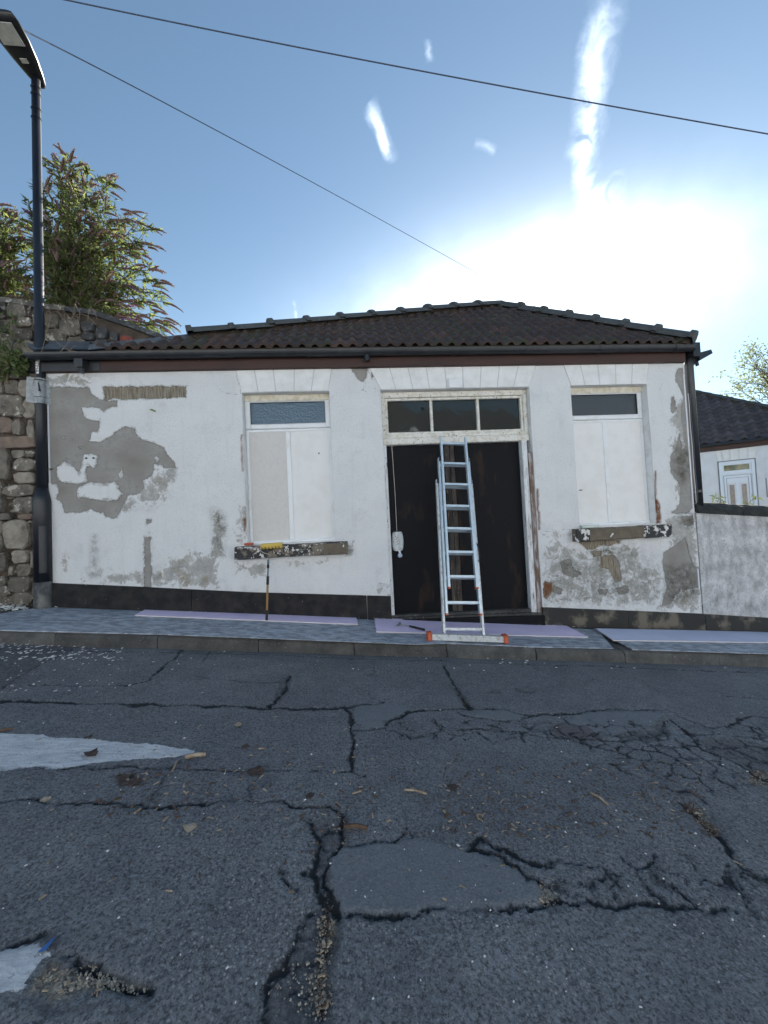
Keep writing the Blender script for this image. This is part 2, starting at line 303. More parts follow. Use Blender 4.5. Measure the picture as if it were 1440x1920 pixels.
M['polewood'] = mat('orange_wood_pole', (.50, .27, .07), .55, var=(.34, .18, .06), vscale=10, stretch=(2, 2, .3))
M['bluepl'] = mat('blue_grey_plastic', (.08, .16, .20), .45)
M['fitting'] = mat('pale_plastic_fitting', (.56, .60, .61), .45, var=(.34, .36, .37), vscale=26, vlo=.5, vhi=.7)
M['bulb'] = mat('frosted_bulb', (.50, .56, .72), .15)
M['cablew'] = mat('pale_cable', (.55, .50, .46), .6)
M['steel'] = mat('hammer_steel', (.30, .30, .31), .35, metal=.9)
M['wire'] = mat('black_cable', (.05, .065, .11), .6)  # blue-grey distance haze mixed into the cable colour
M['lead'] = mat('lead_flashing', (.10, .115, .135), .5, var=(.05, .06, .07), vscale=7, bump=.6, bscale=14, bdist=.02)
M['leafd'] = mat('dead_leaf', (.085, .052, .040), .8, var=(.035, .024, .020), vscale=30)
M['chip'] = mat('wood_chip', (.42, .35, .26), .8, var=(.22, .15, .09), vscale=30)
M['bark'] = mat('dark_bark_litter', (.060, .038, .026), .9, var=(.13, .08, .05), vscale=40)
M['flake'] = mat('white_paint_flake', (.72, .72, .70), .7)
M['bluesc'] = mat('blue_plastic', (.03, .10, .30), .35)
M['green'] = mat('green_plug', (.12, .22, .02), .5)
M['fwall'] = mat('far_white_render', (.72, .74, .78), .85, var=(.64, .66, .69), vscale=4, bump=.3, bscale=60)
M['cream'] = mat('cream_render', (.72, .71, .68), .85, var=(.62, .62, .60), vscale=3, bump=.3)
M['fdoor'] = mat('far_white_door', (.70, .76, .84), .35)
M['groove'] = mat('dark_groove', (.20, .21, .23), .6)
M['fglass'] = mat('bronze_leaded_glass', (.16, .12, .10), .15, var=(.30, .25, .22), vscale=20)
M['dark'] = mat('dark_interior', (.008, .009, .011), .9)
M['soil'] = mat('grass_and_soil', (.06, .07, .03), .95, var=(.09, .07, .05), vscale=.8)
M['trunk'] = mat('bark', (.10, .075, .055), .9, bump=.6, bscale=30)
M['grav'] = mat('mixed_gravel', (.40, .36, .29), .9, var=(.14, .13, .12), vscale=70, vlo=.4, vhi=.6)
M['brick'] = mat('soot_red_brick', (.25, .065, .045), .9, var=(.08, .04, .035), vscale=14, bump=.6)
M['dish'] = mat('translucent_tray', (.55, .60, .56), .3)
def glass_mat(name, tint, rough, bumps, tr=.55):
    k = NB(name, rough); k.b.inputs['Base Color'].default_value = (*tint, 1); k.b.inputs['Transmission Weight'].default_value = tr; k.b.inputs['IOR'].default_value = 1.5
    if bumps: k.l.new(k.bump(k.vor(38), .6, .01), k.b.inputs['Normal'])
    else: k.l.new(k.bump(k.noise(2.0, 3), .25, .02), k.b.inputs['Normal'])
    return k.m
M['glass_ob'] = glass_mat('obscured_glass', (.09, .155, .21), .22, True, .12)
M['glass'] = glass_mat('old_window_glass', (.05, .06, .055), .05, False)
M['glass_g'] = glass_mat('dusty_window_glass', (.12, .14, .15), .25, False)
def leaf_mat(name, c1, c2, tr=.5):
    m = bpy.data.materials.new(name); m.use_nodes = True; n = m.node_tree.nodes; l = m.node_tree.links
    b = n['Principled BSDF']; b.inputs['Roughness'].default_value = .6; o = n['Material Output']
    g = n.new('ShaderNodeNewGeometry'); mx = n.new('ShaderNodeMix'); mx.data_type = 'RGBA'; l.new(g.outputs['Random Per Island'], mx.inputs[0]); mx.inputs[6].default_value = (*c1, 1); mx.inputs[7].default_value = (*c2, 1)
    l.new(mx.outputs[2], b.inputs['Base Color'])
    t = n.new('ShaderNodeBsdfTranslucent'); l.new(mx.outputs[2], t.inputs[0]); a = n.new('ShaderNodeMixShader'); a.inputs[0].default_value = tr
    l.new(b.outputs[0], a.inputs[1]); l.new(t.outputs[0], a.inputs[2]); l.new(a.outputs[0], o.inputs[0]); return m
M['leaf'] = leaf_mat('shrub_leaf', (.06, .09, .030), (.24, .27, .08), .6)
M['leaf2'] = leaf_mat('tree_leaf', (.14, .17, .08), (.26, .27, .14), .55)
M['weed'] = leaf_mat('weed_leaf', (.09, .15, .04), (.17, .19, .08), .35)
M['flower'] = leaf_mat('faded_flower', (.17, .105, .085), (.32, .21, .18), .4)
M['flowerp'] = leaf_mat('purple_flower', (.22, .12, .25), (.36, .24, .36), .4)
M['drystem'] = mat('dry_stem', (.22, .17, .12), .9)

# ------------------------------------------------------------------ mesh helpers
class MB:
    def __init__(s): s.v = []; s.f = []; s.mi = []
    def add(s, vs, fs, mi=0):
        o = len(s.v); s.v += [tuple(v) for v in vs]
        for f in fs: s.f.append([o+i for i in f]); s.mi.append(mi)
        return s
    def hexa(s, p, mi=0):          # p: 4 bottom, 4 top
        return s.add(p, [(3, 2, 1, 0), (4, 5, 6, 7), (0, 1, 5, 4), (1, 2, 6, 5), (2, 3, 7, 6), (3, 0, 4, 7)], mi)
    def box(s, x0, x1, y0, y1, z0, z1, mi=0):
        return s.hexa([(x0, y0, z0), (x1, y0, z0), (x1, y1, z0), (x0, y1, z0), (x0, y0, z1), (x1, y0, z1), (x1, y1, z1), (x0, y1, z1)], mi)
    def bbox(s, x0, x1, y0, y1, z0, z1, b=.004, mi=0):   # box with chamfered front edges
        vs = [(x0, y1, z0), (x1, y1, z0), (x1, y1, z1), (x0, y1, z1), (x0, y0+b, z0), (x1, y0+b, z0), (x1, y0+b, z1), (x0, y0+b, z1), (x0+b, y0, z0+b), (x1-b, y0, z0+b), (x1-b, y0, z1-b), (x0+b, y0, z1-b)]
        fs = [(0, 3, 2, 1), (8, 9, 10, 11)]
        for i in range(4):
            j = (i+1) % 4; fs += [(i, j, 4+j, 4+i), (4+i, 4+j, 8+j, 8+i)]
        return s.add(vs, fs, mi)
    def slab(s, quad, t, mi=0, side=None):       # quad of points, thickness t upward
        a = [Vector(q) for q in quad]; b = [q+Vector((0, 0, t)) for q in a]; n = len(a)
        o = len(s.v); s.v += [tuple(q) for q in a+b]
        s.f.append([o+i for i in range(n)][::-1]); s.mi.append(mi); s.f.append([o+n+i for i in range(n)]); s.mi.append(mi)
        for i in range(n):
            j = (i+1) % n; s.f.append([o+i, o+j, o+n+j, o+n+i]); s.mi.append(mi if side is None else side)
        return s
    def tube(s, path, r, n=8, mi=0, cap=True):
        path = [Vector(p) for p in path]; R = r if hasattr(r, '__len__') else [r]*len(path)
        o = len(s.v); prev = None
        for i, p in enumerate(path):
            t = (path[min(i+1, len(path)-1)]-path[max(i-1, 0)]).normalized()
            a = Vector((0, 0, 1)) if abs(t.z) < .9 else Vector((1, 0, 0))
            if prev is None: u = t.cross(a).normalized()
            else:
                u = prev - t*prev.dot(t); u = u.normalized() if u.length > 1e-6 else t.cross(a).normalized()
            prev = u; v = t.cross(u)
            for k in range(n):
                an = 2*math.pi*k/n; s.v.append(tuple(p+(u*math.cos(an)+v*math.sin(an))*R[i]))
        for i in range(len(path)-1):
            for k in range(n):
                s.f.append([o+i*n+k, o+i*n+(k+1) % n, o+(i+1)*n+(k+1) % n, o+(i+1)*n+k]); s.mi.append(mi)
        if cap:
            s.f.append([o+k for k in range(n)][::-1]); s.mi.append(mi); e = o+(len(path)-1)*n; s.f.append([e+k for k in range(n)]); s.mi.append(mi)
        return s
    def build(s, name, mats, parent=None, smooth=False, **tags):
        off = parent_off(parent)
        me = bpy.data.meshes.new(name); me.from_pydata([(v[0]-off.x, v[1]-off.y, v[2]-off.z) for v in s.v], [], s.f)
        if not isinstance(mats, (list, tuple)): mats = [mats]
        for q in mats: me.materials.append(q)
        if len(mats) > 1: me.polygons.foreach_set('material_index', s.mi)
        if smooth: me.polygons.foreach_set('use_smooth', [True]*len(me.polygons))
        me.update(); o = bpy.data.objects.new(name, me); col.objects.link(o)
        if parent: o.parent = parent
        tag(o, **tags); return o
OFF = {}
def parent_off(p):
    if p is None: return Vector((0, 0, 0))
    q = p
    while q.parent: q = q.parent
    return Vector(q.location)
def tag(o, label=None, cat=None, group=None, kind=None):
    if label: o['label'] = label
    if cat: o['category'] = cat
    if group: o['group'] = group
    if kind: o['kind'] = kind
    return o
def empty(name, loc, label=None, cat=None, group=None, kind=None):
    o = bpy.data.objects.new(name, None); o.empty_display_size = .2; o.location = loc; col.objects.link(o); return tag(o, label, cat, group, kind)
def inst(name, me, parent, world, rot=None, mt=None):
    o = bpy.data.objects.new(name, me); col.objects.link(o); o.parent = parent
    if rot is None: o.location = Vector(world)-parent_off(parent)
    else:
        m_ = rot.to_4x4(); m_.translation = Vector(world)-parent_off(parent); o.matrix_basis = m_
    return o
def vnoise(x, y, seed=0, octv=4, gain=.5):
    tot = np.zeros_like(x); amp = 1.0; fr = 1.0; nm = 0
    for o in range(octv):
        X = x*fr; Y = y*fr; ix = np.floor(X).astype(np.int64); iy = np.floor(Y).astype(np.int64); fx = X-ix; fy = Y-iy
        fx = fx*fx*(3-2*fx); fy = fy*fy*(3-2*fy)
        def h(a, b):
            q = (a*374761393+b*668265263+(seed+o*17)*982451653) & 0x7fffffff; q = ((q ^ (q >> 13))*1274126177) & 0x7fffffff; return ((q ^ (q >> 16)) & 0xffff)/65535.0
        v = (h(ix, iy)*(1-fx)+h(ix+1, iy)*fx)*(1-fy)+(h(ix, iy+1)*(1-fx)+h(ix+1, iy+1)*fx)*fy
        tot += v*amp; nm += amp; amp *= gain; fr *= 2
    return tot/nm-.5
def seg_d(x, y, pts):
    best = np.full(x.shape, 9.0)
    for (ax, ay), (bx, by) in zip(pts[:-1], pts[1:]):
        dx, dy = bx-ax, by-ay; L = dx*dx+dy*dy+1e-12
        t = np.clip(((x-ax)*dx+(y-ay)*dy)/L, 0, 1); best = np.minimum(best, np.hypot(x-ax-t*dx, y-ay-t*dy))
    return best
def poly_sd(x, y, pts):      # negative inside
    P = list(pts)+[pts[0]]; d = seg_d(x, y, P); ins = np.zeros(x.shape, bool)
    for (ax, ay), (bx, by) in zip(P[:-1], P[1:]):
        if ay == by: continue
        c = ((ay > y) != (by > y)) & (x < (bx-ax)*(y-ay)/(by-ay)+ax); ins ^= c
    return np.where(ins, -d, d)

# ------------------------------------------------------------------ ground heights
SL = .1065
def z_wall(x): return .115-SL*x          # pavement at the foot of the wall
def z_pav(x, y): return z_wall(x) + .02*y
YK0, YK1 = -.70, -.86                      # back and face of the kerb
def z_kerb(x): return z_pav(x, -.8)+.008
def z_road(x, y): return .092-SL*x-.108 + .010*(-.86-y) - .0*x
def pav_pt(px, py, dz=0):                   # pixel -> point on the pavement
    return onP(px, py, (0, 0, .115+dz), (SL, -.02, 1))
def road_pt(px, py, dz=0):
    return onP(px, py, (0, -.86, .092-.108+dz), (SL, .010, 1))

# ------------------------------------------------------------------ road
def make_road():
    xs = np.arange(-4.9, 6.3, .0095); ys = np.arange(-4.3, YK1+.004, .0095)
    X, Y = np.meshgrid(xs, ys); wx = X+vnoise(X*9, Y*9, 1, 4)*.05; wy = Y+vnoise(X*9, Y*9, 2, 4)*.05
    wx2 = X+vnoise(X*11, Y*11, 5, 6, .7)*.085; wy2 = Y+vnoise(X*11, Y*11, 6, 6, .7)*.085
    R = lambda L: [(road_pt(*p).x, road_pt(*p).y) for p in L]
    cracks = [ # (half width m, points in the photograph's pixels)
     (.012, [(-60, 1312), (75, 1317), (260, 1321), (450, 1324), (510, 1327), (575, 1328), (650, 1326), (720, 1316)]),
     (.007, [(345, 1215), (320, 1240), (295, 1260), (280, 1275), (240, 1285)]), (.003, [(240, 1285), (165, 1287), (50, 1284)]),
     (.005, [(160, 1207), (100, 1235), (50, 1260), (0, 1292)]), (.004, [(395, 1220), (375, 1245)]), (.0035, [(365, 1270), (400, 1275), (530, 1279)]),
     (.010, [(544, 1267), (530, 1295), (520, 1310), (507, 1326)]), (.010, [(655, 1330), (660, 1365), (662, 1400), (665, 1445)]),
     (.004, [(0, 1444), (105, 1439), (290, 1441), (450, 1444), (665, 1445), (690, 1455)]),
     (.007, [(-40, 1499), (100, 1504), (275, 1510), (390, 1510), (475, 1507)]), (.007, [(475, 1507), (530, 1500), (555, 1515), (620, 1512), (645, 1525), (650, 1550)]),
     (.003, [(345, 1425), (320, 1450), (295, 1480), (280, 1500)]), (.004, [(480, 1460), (465, 1485), (470, 1505)]), (.005, [(660, 1372), (700, 1370), (720, 1365)]),
     (.008, [(827, 1237), (840, 1265), (855, 1290)]), (.017, [(855, 1290), (870, 1310), (885, 1330)]),
     (.008, [(720, 1360), (750, 1345), (775, 1332), (820, 1330), (870, 1328), (940, 1330), (990, 1340), (1030, 1337), (1080, 1337), (1120, 1329), (1190, 1330), (1255, 1330)]),
     (.006, [(855, 1335), (885, 1345), (930, 1352), (975, 1352), (995, 1340)]), (.005, [(815, 1345), (825, 1360), (845, 1370), (848, 1385)]),
     (.006, [(1257, 1332), (1295, 1352), (1325, 1360), (1365, 1360), (1400, 1342), (1440, 1344), (1500, 1348)]),
     (.009, [(1255, 1345), (1295, 1380), (1320, 1405), (1365, 1420), (1390, 1435), (1420, 1455), (1460, 1466)]),
     (.008, [(1150, 1435), (1185, 1452), (1225, 1470), (1260, 1480), (1290, 1483), (1320, 1500)]), (.013, [(1280, 1510), (1310, 1535), (1335, 1555), (1355, 1575)]),
     (.006, [(1045, 1340), (1065, 1357)]), (.004, [(1090, 1392), (1145, 1405), (1170, 1412), (1190, 1405), (1245, 1410), (1275, 1425), (1310, 1450), (1345, 1460), (1385, 1472), (1415, 1475)]),
     (.004, [(1170, 1412), (1180, 1430), (1150, 1435)]), (.005, [(1260, 1380), (1295, 1407), (1325, 1425), (1340, 1440), (1342, 1460)]),
     (.004, [(895, 1370), (920, 1390), (945, 1385), (965, 1380)]), (.005, [(1025, 1365), (1040, 1380), (1080, 1386), (1135, 1387), (1200, 1386), (1240, 1370), (1250, 1350)]),
     (.0035, [(855, 1365), (920, 1365), (965, 1370), (1020, 1380), (1090, 1390)]), (.003, [(738, 1370), (770, 1382), (820, 1380)]),
     (.003, [(1355, 1305), (1440, 1311), (1500, 1312)]), (.005, [(1405, 1350), (1440, 1380), (1480, 1400)]), (.003, [(865, 1255), (910, 1262), (965, 1260)]),
     (.003, [(700, 1250), (705, 1262), (690, 1266)]), (.004, [(1220, 1395), (1260, 1400), (1320, 1395), (1370, 1400), (1440, 1430)]), (.003, [(1180, 1430), (1215, 1440), (1235, 1455), (1290, 1483)]),
     (.003, [(1080, 1386), (1100, 1375), (1130, 1372)]), (.003, [(1200, 1386), (1225, 1400), (1245, 1410)]), (.004, [(975, 1352), (990, 1365), (1025, 1368)]),
     (.009, [(580, 1540), (595, 1570), (592, 1600), (590, 1640), (600, 1690), (625, 1705)]), (.008, [(650, 1540), (635, 1580), (620, 1605), (612, 1640), (620, 1690), (630, 1710)]),
     (.006, [(580, 1715), (555, 1755), (540, 1805), (510, 1835), (495, 1865), (500, 1930)]), (.006, [(630, 1710), (680, 1708), (720, 1712), (780, 1716), (820, 1710), (870, 1707), (920, 1702), (960, 1702), (1000, 1692), (1020, 1685)]),
     (.006, [(527, 1632), (545, 1655), (565, 1677)]), (.005, [(570, 1635), (580, 1650), (600, 1645)]), (.006, [(645, 1585), (685, 1580), (720, 1572)]),
     (.010, [(90, 1790), (150, 1815), (200, 1830), (250, 1842), (280, 1860)]), (.006, [(-40, 1790), (0, 1782), (50, 1768), (80, 1752)]),
     (.009, [(1040, 1695), (1080, 1695), (1120, 1690), (1170, 1695), (1200, 1695), (1225, 1700)]), (.006, [(1225, 1700), (1270, 1702), (1310, 1707), (1350, 1705), (1395, 1710), (1460, 1728)]),
     (.008, [(880, 1590), (905, 1572), (930, 1590), (970, 1607), (1000, 1620), (1050, 1620), (1100, 1627), (1135, 1627), (1160, 1647)]),
     (.007, [(880, 1590), (935, 1605), (970, 1630), (985, 1647), (1015, 1655), (1040, 1670), (1080, 1677), (1130, 1690)]),
     (.005, [(1170, 1612), (1195, 1632), (1220, 1630), (1245, 1655), (1270, 1675), (1300, 1702)]), (.004, [(1220, 1605), (1215, 1630)]), (.004, [(1200, 1635), (1220, 1680), (1250, 1700)]),
     (.009, [(1315, 1540), (1355, 1575), (1375, 1605)]), (.005, [(1375, 1605), (1395, 1635), (1420, 1665), (1460, 1700)]), (.004, [(1360, 1615), (1385, 1650), (1390, 1675), (1415, 1710)]),
     (.006, [(755, 1520), (757, 1545), (752, 1570), (725, 1575)]), (.004, [(757, 1548), (778, 1570)]), (.004, [(600, 1690), (610, 1760), (605, 1830), (612, 1930)]), (.003, [(1160, 1647), (1150, 1670), (1170, 1695)]),
     (.006, [(-60, 1214), (200, 1220), (480, 1228), (660, 1234), (840, 1239), (1000, 1246), (1150, 1250), (1300, 1256), (1500, 1266)]),
    ]
    ck = np.full(X.shape, 1.0)
    for wd, L in cracks:
        P = R(L); x0 = min(p[0] for p in P)-.25; x1 = max(p[0] for p in P)+.25; y0 = min(p[1] for p in P)-.25; y1 = max(p[1] for p in P)+.25
        i0, i1 = np.searchsorted(ys, (y0, y1)); j0, j1 = np.searchsorted(xs, (x0, x1))
        if i1 <= i0 or j1 <= j0: continue
        sl_ = (slice(i0, i1), slice(j0, j1)); jw = .9+1.1*vnoise(X[sl_]*7, Y[sl_]*7, 9, 3)*2.6
        ck[sl_] = np.minimum(ck[sl_], seg_d(wx2[sl_], wy2[sl_], P)-wd*np.clip(jw, .15, 2))
    # fine alligator cracking, cell edges of a jittered grid, only inside the broken zones
    def gator(cell, L, wd, seed):
        P = R(L); sdp = poly_sd(wx, wy, P); msk = sdp < .0
        if not msk.any(): return
        xx = X[msk]/cell+vnoise(X[msk]*11, Y[msk]*11, seed, 4)*.9; yy = Y[msk]/cell*1.25+vnoise(X[msk]*11, Y[msk]*11, seed+1, 4)*.9
        f1 = np.full(xx.shape, 9.); f2 = np.full(xx.shape, 9.); ix = np.floor(xx).astype(np.int64); iy = np.floor(yy).astype(np.int64)
        for di in (-1, 0, 1):
            for dj in (-1, 0, 1):
                a = ix+di; b = iy+dj; h1 = ((a*73856093 ^ b*19349663 ^ seed*83492791) & 0xffff)/65535.; h2 = ((a*83492791 ^ b*73856093 ^ seed*19349663) & 0xffff)/65535.
                d = np.hypot(a+h1-xx, b+h2-yy); f2 = np.where(d < f1, f1, np.minimum(f2, d)); f1 = np.minimum(f1, d)
        e = (f2-f1)*cell*.5-wd*(np.clip(1.0+3.2*vnoise(X[msk]*3, Y[msk]*3, seed+5, 3), 0, 2))+np.clip(.012+sdp[msk]*.15, 0, .012)
        ck[msk] = np.minimum(ck[msk], e)
    gator(.17, [(890, 1345), (1260, 1340), (1440, 1350), (1500, 1440), (1460, 1490), (1330, 1500), (1180, 1450), (1080, 1400), (900, 1395)], .0035, 3)
    gator(.20, [(1130, 1600), (1330, 1560), (1470, 1600), (1480, 1720), (1200, 1700), (1020, 1690), (1000, 1640)], .003, 8)
    gator(.15, [(560, 1530), (660, 1520), (680, 1590), (625, 1610), (625, 1710), (560, 1700)], .004, 12)
    gator(.22, [(700, 1345), (900, 1335), (900, 1400), (760, 1400), (690, 1385)], .0025, 15)
    gator(.10, [(500, 1850), (560, 1740), (625, 1720), (630, 1930), (495, 1930)], .004, 19)
    def polys(Ls, a=None):
        r = np.full(X.shape, 1.0)
        for L in Ls: r = np.minimum(r, poly_sd(wx, wy, R(L)))
        return r
    patch = polys([[(612, 1602), (700, 1580), (780, 1573), (880, 1592), (970, 1632), (1005, 1655), (1015, 1690), (960, 1702), (780, 1716), (632, 1710), (605, 1640)],
                   [(665, 1326), (725, 1318), (775, 1330), (750, 1345), (715, 1362), (690, 1366), (664, 1350)], [(885, 1332), (940, 1330), (990, 1340), (975, 1350), (930, 1351), (885, 1343)],
                   [(1080, 1340), (1120, 1332), (1190, 1334), (1245, 1336), (1245, 1352), (1200, 1378), (1120, 1376), (1050, 1358)]])
    red = polys([[(1025, 1362), (1060, 1356), (1100, 1362), (1138, 1386), (1080, 1386), (1040, 1380)]])
    tar = polys([[(590, 1700), (562, 1750), (540, 1800), (506, 1846), (495, 1940), (622, 1940), (628, 1850), (634, 1760), (634, 1710)], [(578, 1535), (655, 1530), (640, 1590), (620, 1610), (610, 1690), (590, 1690), (592, 1600)],
                 [(1245, 1340), (1255, 1375), (1235, 1386), (1190, 1388), (1150, 1378), (1220, 1360)], [(1310, 1385), (1360, 1380), (1440, 1395), (1480, 1460), (1420, 1450), (1340, 1412)],
                 [(840, 1282), (862, 1290), (890, 1330), (868, 1325)], [(930, 1290), (940, 1300), (905, 1300)], [(965, 1290), (1005, 1294), (1000, 1299), (970, 1298)], [(-60, 1212), (165, 1207), (100, 1235), (0, 1292), (-60, 1300)],
                 [(75, 1752), (98, 1760), (112, 1790), (180, 1808), (250, 1835), (285, 1862), (270, 1885), (200, 1850), (110, 1805), (80, 1780)], [(60, 1885), (180, 1880), (160, 1905), (80, 1900)], [(530, 1268), (548, 1268), (540, 1300), (505, 1326), (515, 1300)]])
    gravel = polys([[(45, 1872), (75, 1815), (100, 1805), (180, 1830), (262, 1850), (200, 1850), (110, 1882)], [(592, 1800), (612, 1790), (618, 1880), (600, 1900), (585, 1850)], [(1012, 1655), (1040, 1680), (1050, 1700), (1010, 1695)], [(1405, 1440), (1470, 1450), (1470, 1478), (1410, 1468)], [(612, 1700), (626, 1712), (622, 1780), (606, 1790)], [(1290, 1500), (1320, 1520), (1350, 1560), (1330, 1560), (1295, 1525)]])
    mark = np.minimum(polys([[(-200, 1360), (0, 1373), (60, 1378), (180, 1386), (330, 1400), (375, 1410), (330, 1418), (200, 1428), (90, 1440), (0, 1446), (-200, 1468)]]), 1.0)
    mk2 = polys([[(-160, 1830), (-20, 1790), (60, 1777), (84, 1800), (60, 1840), (30, 1872), (-160, 1885)]])
    mark = np.minimum(mark, mk2)
    mark = np.where(gravel < .01, 1, mark)
    coarse = np.clip((-2.55-Y+vnoise(X*1.3, Y*1.3, 31, 3)*1.4)/.8, 0, 1)
    Z = z_road(X, Y)+vnoise(X*1.7, Y*1.7, 3, 3)*.018+vnoise(X*40, Y*40, 4, 2)*.003
    dep = np.clip((.004-ck)/.010, 0, 1); Z -= dep*.012; Z -= np.clip((.03-gravel)/.06, 0, 1)*.012+np.clip(-tar/.04, 0, 1)*.006; Z += np.clip((.004-patch)/.01, 0, 1)*.004
    ny, nx = X.shape
    me = bpy.data.meshes.new('road'); me.vertices.add(nx*ny); co = np.empty((nx*ny, 3), np.float32); co[:, 0] = X.ravel(); co[:, 1] = Y.ravel(); co[:, 2] = Z.ravel(); me.vertices.foreach_set('co', co.ravel())
    i = np.arange(ny-1)[:, None]*nx+np.arange(nx-1)[None, :]; q = np.stack([i, i+1, i+nx+1, i+nx], -1).reshape(-1, 4)
    grid_faces(me, q)
    for nm, a in (('crack', ck), ('patch', patch), ('red', red), ('tar', tar), ('gravel', gravel), ('mark', mark), ('coarse', coarse)):
        at = me.attributes.new(nm, 'FLOAT', 'POINT'); at.data.foreach_set('value', a.astype(np.float32).ravel())
    me.materials.append(M['road']); o = bpy.data.objects.new('road', me); col.objects.link(o); tag(o, kind='structure')
def grid_faces(me, q):
    nf = len(q); me.loops.add(nf*4); me.loops.foreach_set('vertex_index', q.ravel().astype(np.int32)); me.polygons.add(nf)
    me.polygons.foreach_set('loop_start', np.arange(0, nf*4, 4, dtype=np.int32)); me.polygons.foreach_set('loop_total', np.full(nf, 4, np.int32)); me.polygons.foreach_set('use_smooth', np.ones(nf, bool)); me.update(calc_edges=True); me.validate()
make_road()
# the same road beyond the detailed stretch, and the ground out to the horizon
def zfar(x): return -SL*max(-14, min(14, x))
m_ = MB()
def road_strip(m_, xa, xb, ya, yb, dz, n=14):
    for i in range(n):
        x0 = xa+(xb-xa)*i/n; x1 = xa+(xb-xa)*(i+1)/n
        zz = lambda x, y: .092-.108+zfar(x)+.010*(-.86-y)+dz
        m_.add([(x0, ya, zz(x0, ya)), (x1, ya, zz(x1, ya)), (x1, yb, zz(x1, yb)), (x0, yb, zz(x0, yb))], [(0, 1, 2, 3)])
road_strip(m_, -60, -4.895, -9.2, YK1, -.004); road_strip(m_, 6.28, 60, -9.2, YK1, -.004); road_strip(m_, -4.9, 6.3, -9.2, -4.28, -.004, 4)
rr = m_.build('road_surface', mat('plain_asphalt', (.16, .17, .19), .85, var=(.12, .13, .145), vscale=1.2, bump=.8, bscale=120, speck=((.13, .13, .13), 110, .6, .72)), kind='structure')
m_ = MB()
gx = [-600, -60, -14, 0, 14, 60, 600]
for a, b in zip(gx[:-1], gx[1:]):
    m_.add([(a, -600, zfar(a)-.35), (b, -600, zfar(b)-.35), (b, 900, zfar(b)-.35), (a, 900, zfar(a)-.35)], [(0, 1, 2, 3)])
m_.build('ground', M['soil'], kind='structure')
# far pavement behind the camera
m_ = MB()
for i in range(12):
    x0 = -60+10*i; x1 = x0+10
    zz = lambda x: .092-.108+zfar(x)+.083
    m_.hexa([(x0, -11.2, zz(x0)-.2), (x1, -11.2, zz(x1)-.2), (x1, -9.2, zz(x1)-.2), (x0, -9.2, zz(x0)-.2), (x0, -11.2, zz(x0)+.1), (x1, -11.2, zz(x1)+.1), (x1, -9.2, zz(x1)+.1), (x0, -9.2, zz(x0)+.1)])
m_.build('opposite_pavement', M['pave'], kind='structure')
# pavement
m_ = MB()
def pz(x): return .115+zfar(x)
for a, b in zip([-60, -14, -6, 0, 6, 14], [-14, -6, 0, 6, 14, 60]):
    m_.hexa([(a, YK0, pz(a)-.3), (b, YK0, pz(b)-.3), (b, .3, pz(b)-.3), (a, .3, pz(a)-.3), (a, YK0, pz(a)+.02*YK0), (b, YK0, pz(b)+.02*YK0), (b, .3, pz(b)+.004), (a, .3, pz(a)+.004)])
m_.build('pavement', M['pave'], kind='structure')
# kerb: one bed, one object per kerb stone (joints read from the photograph)
kr = empty('kerb', (0, -.8, 0), kind='structure')
jx = [onP(p, q, (0, YK1, 0), (0, 1, 0)).x for p, q in ((102, 1196), (295, 1202), (484, 1207), (664, 1218), (838, 1222), (1006, 1228), (1172, 1238), (1262, 1241), (1350, 1244))]
xs_ = [-8.0, -7.1, -6.2, -5.3, -4.4]; xs_ = [x for x in xs_ if x < jx[0]-.5]+jx
x = jx[-1]
while x < 9: x += .62; xs_.append(x)
rk = random.Random(3)
for a, b in zip(xs_[:-1], xs_[1:]):
    g = .004; a2, b2 = a+g, b-g; dz = rk.uniform(-.006, .005); dy = rk.uniform(-.006, .006)
    prof = [(YK0, -.25), (YK0, 0), (YK1+.045, 0), (YK1+.025, -.004), (YK1+.006, -.020), (YK1-.001, -.05), (YK1-.012, -.25)]
    mb = MB(); n = 7; L = []; ns = 7
    for k_ in range(ns):
        xx = a2+(b2-a2)*k_/(ns-1); e = 1 if k_ in (0, ns-1) else 0
        for (yy, z) in prof: L.append((xx, yy+dy+rk.uniform(-.002, .002)+(.004 if e and yy < YK0 else 0), z_kerb(xx)+z+dz+rk.uniform(-.0015, .0015)-(.006 if e and -.1 < z else 0)))
    fs = [(k_*n+i, (k_+1)*n+i, (k_+1)*n+i+1, k_*n+i+1) for k_ in range(ns-1) for i in range(n-1)]+[tuple(range(n))[::-1], tuple((ns-1)*n+i for i in range(n))]
    mb.add(L, [f[::-1] for f in fs]); mb.build('kerb_stone', M['kerb'], kr)
MB().add([(-9, YK0+.02, z_kerb(-9)-.03), (9.5, YK0+.02, z_kerb(9.5)-.03), (9.5, YK1+.03, z_kerb(9.5)-.03), (-9, YK1+.03, z_kerb(-9)-.03), (-9, YK1+.03, z_kerb(-9)-.3), (9.5, YK1+.03, z_kerb(9.5)-.3)], [(0, 3, 2, 1), (3, 4, 5, 2)]).build('kerb_bed', M['step'], kr)

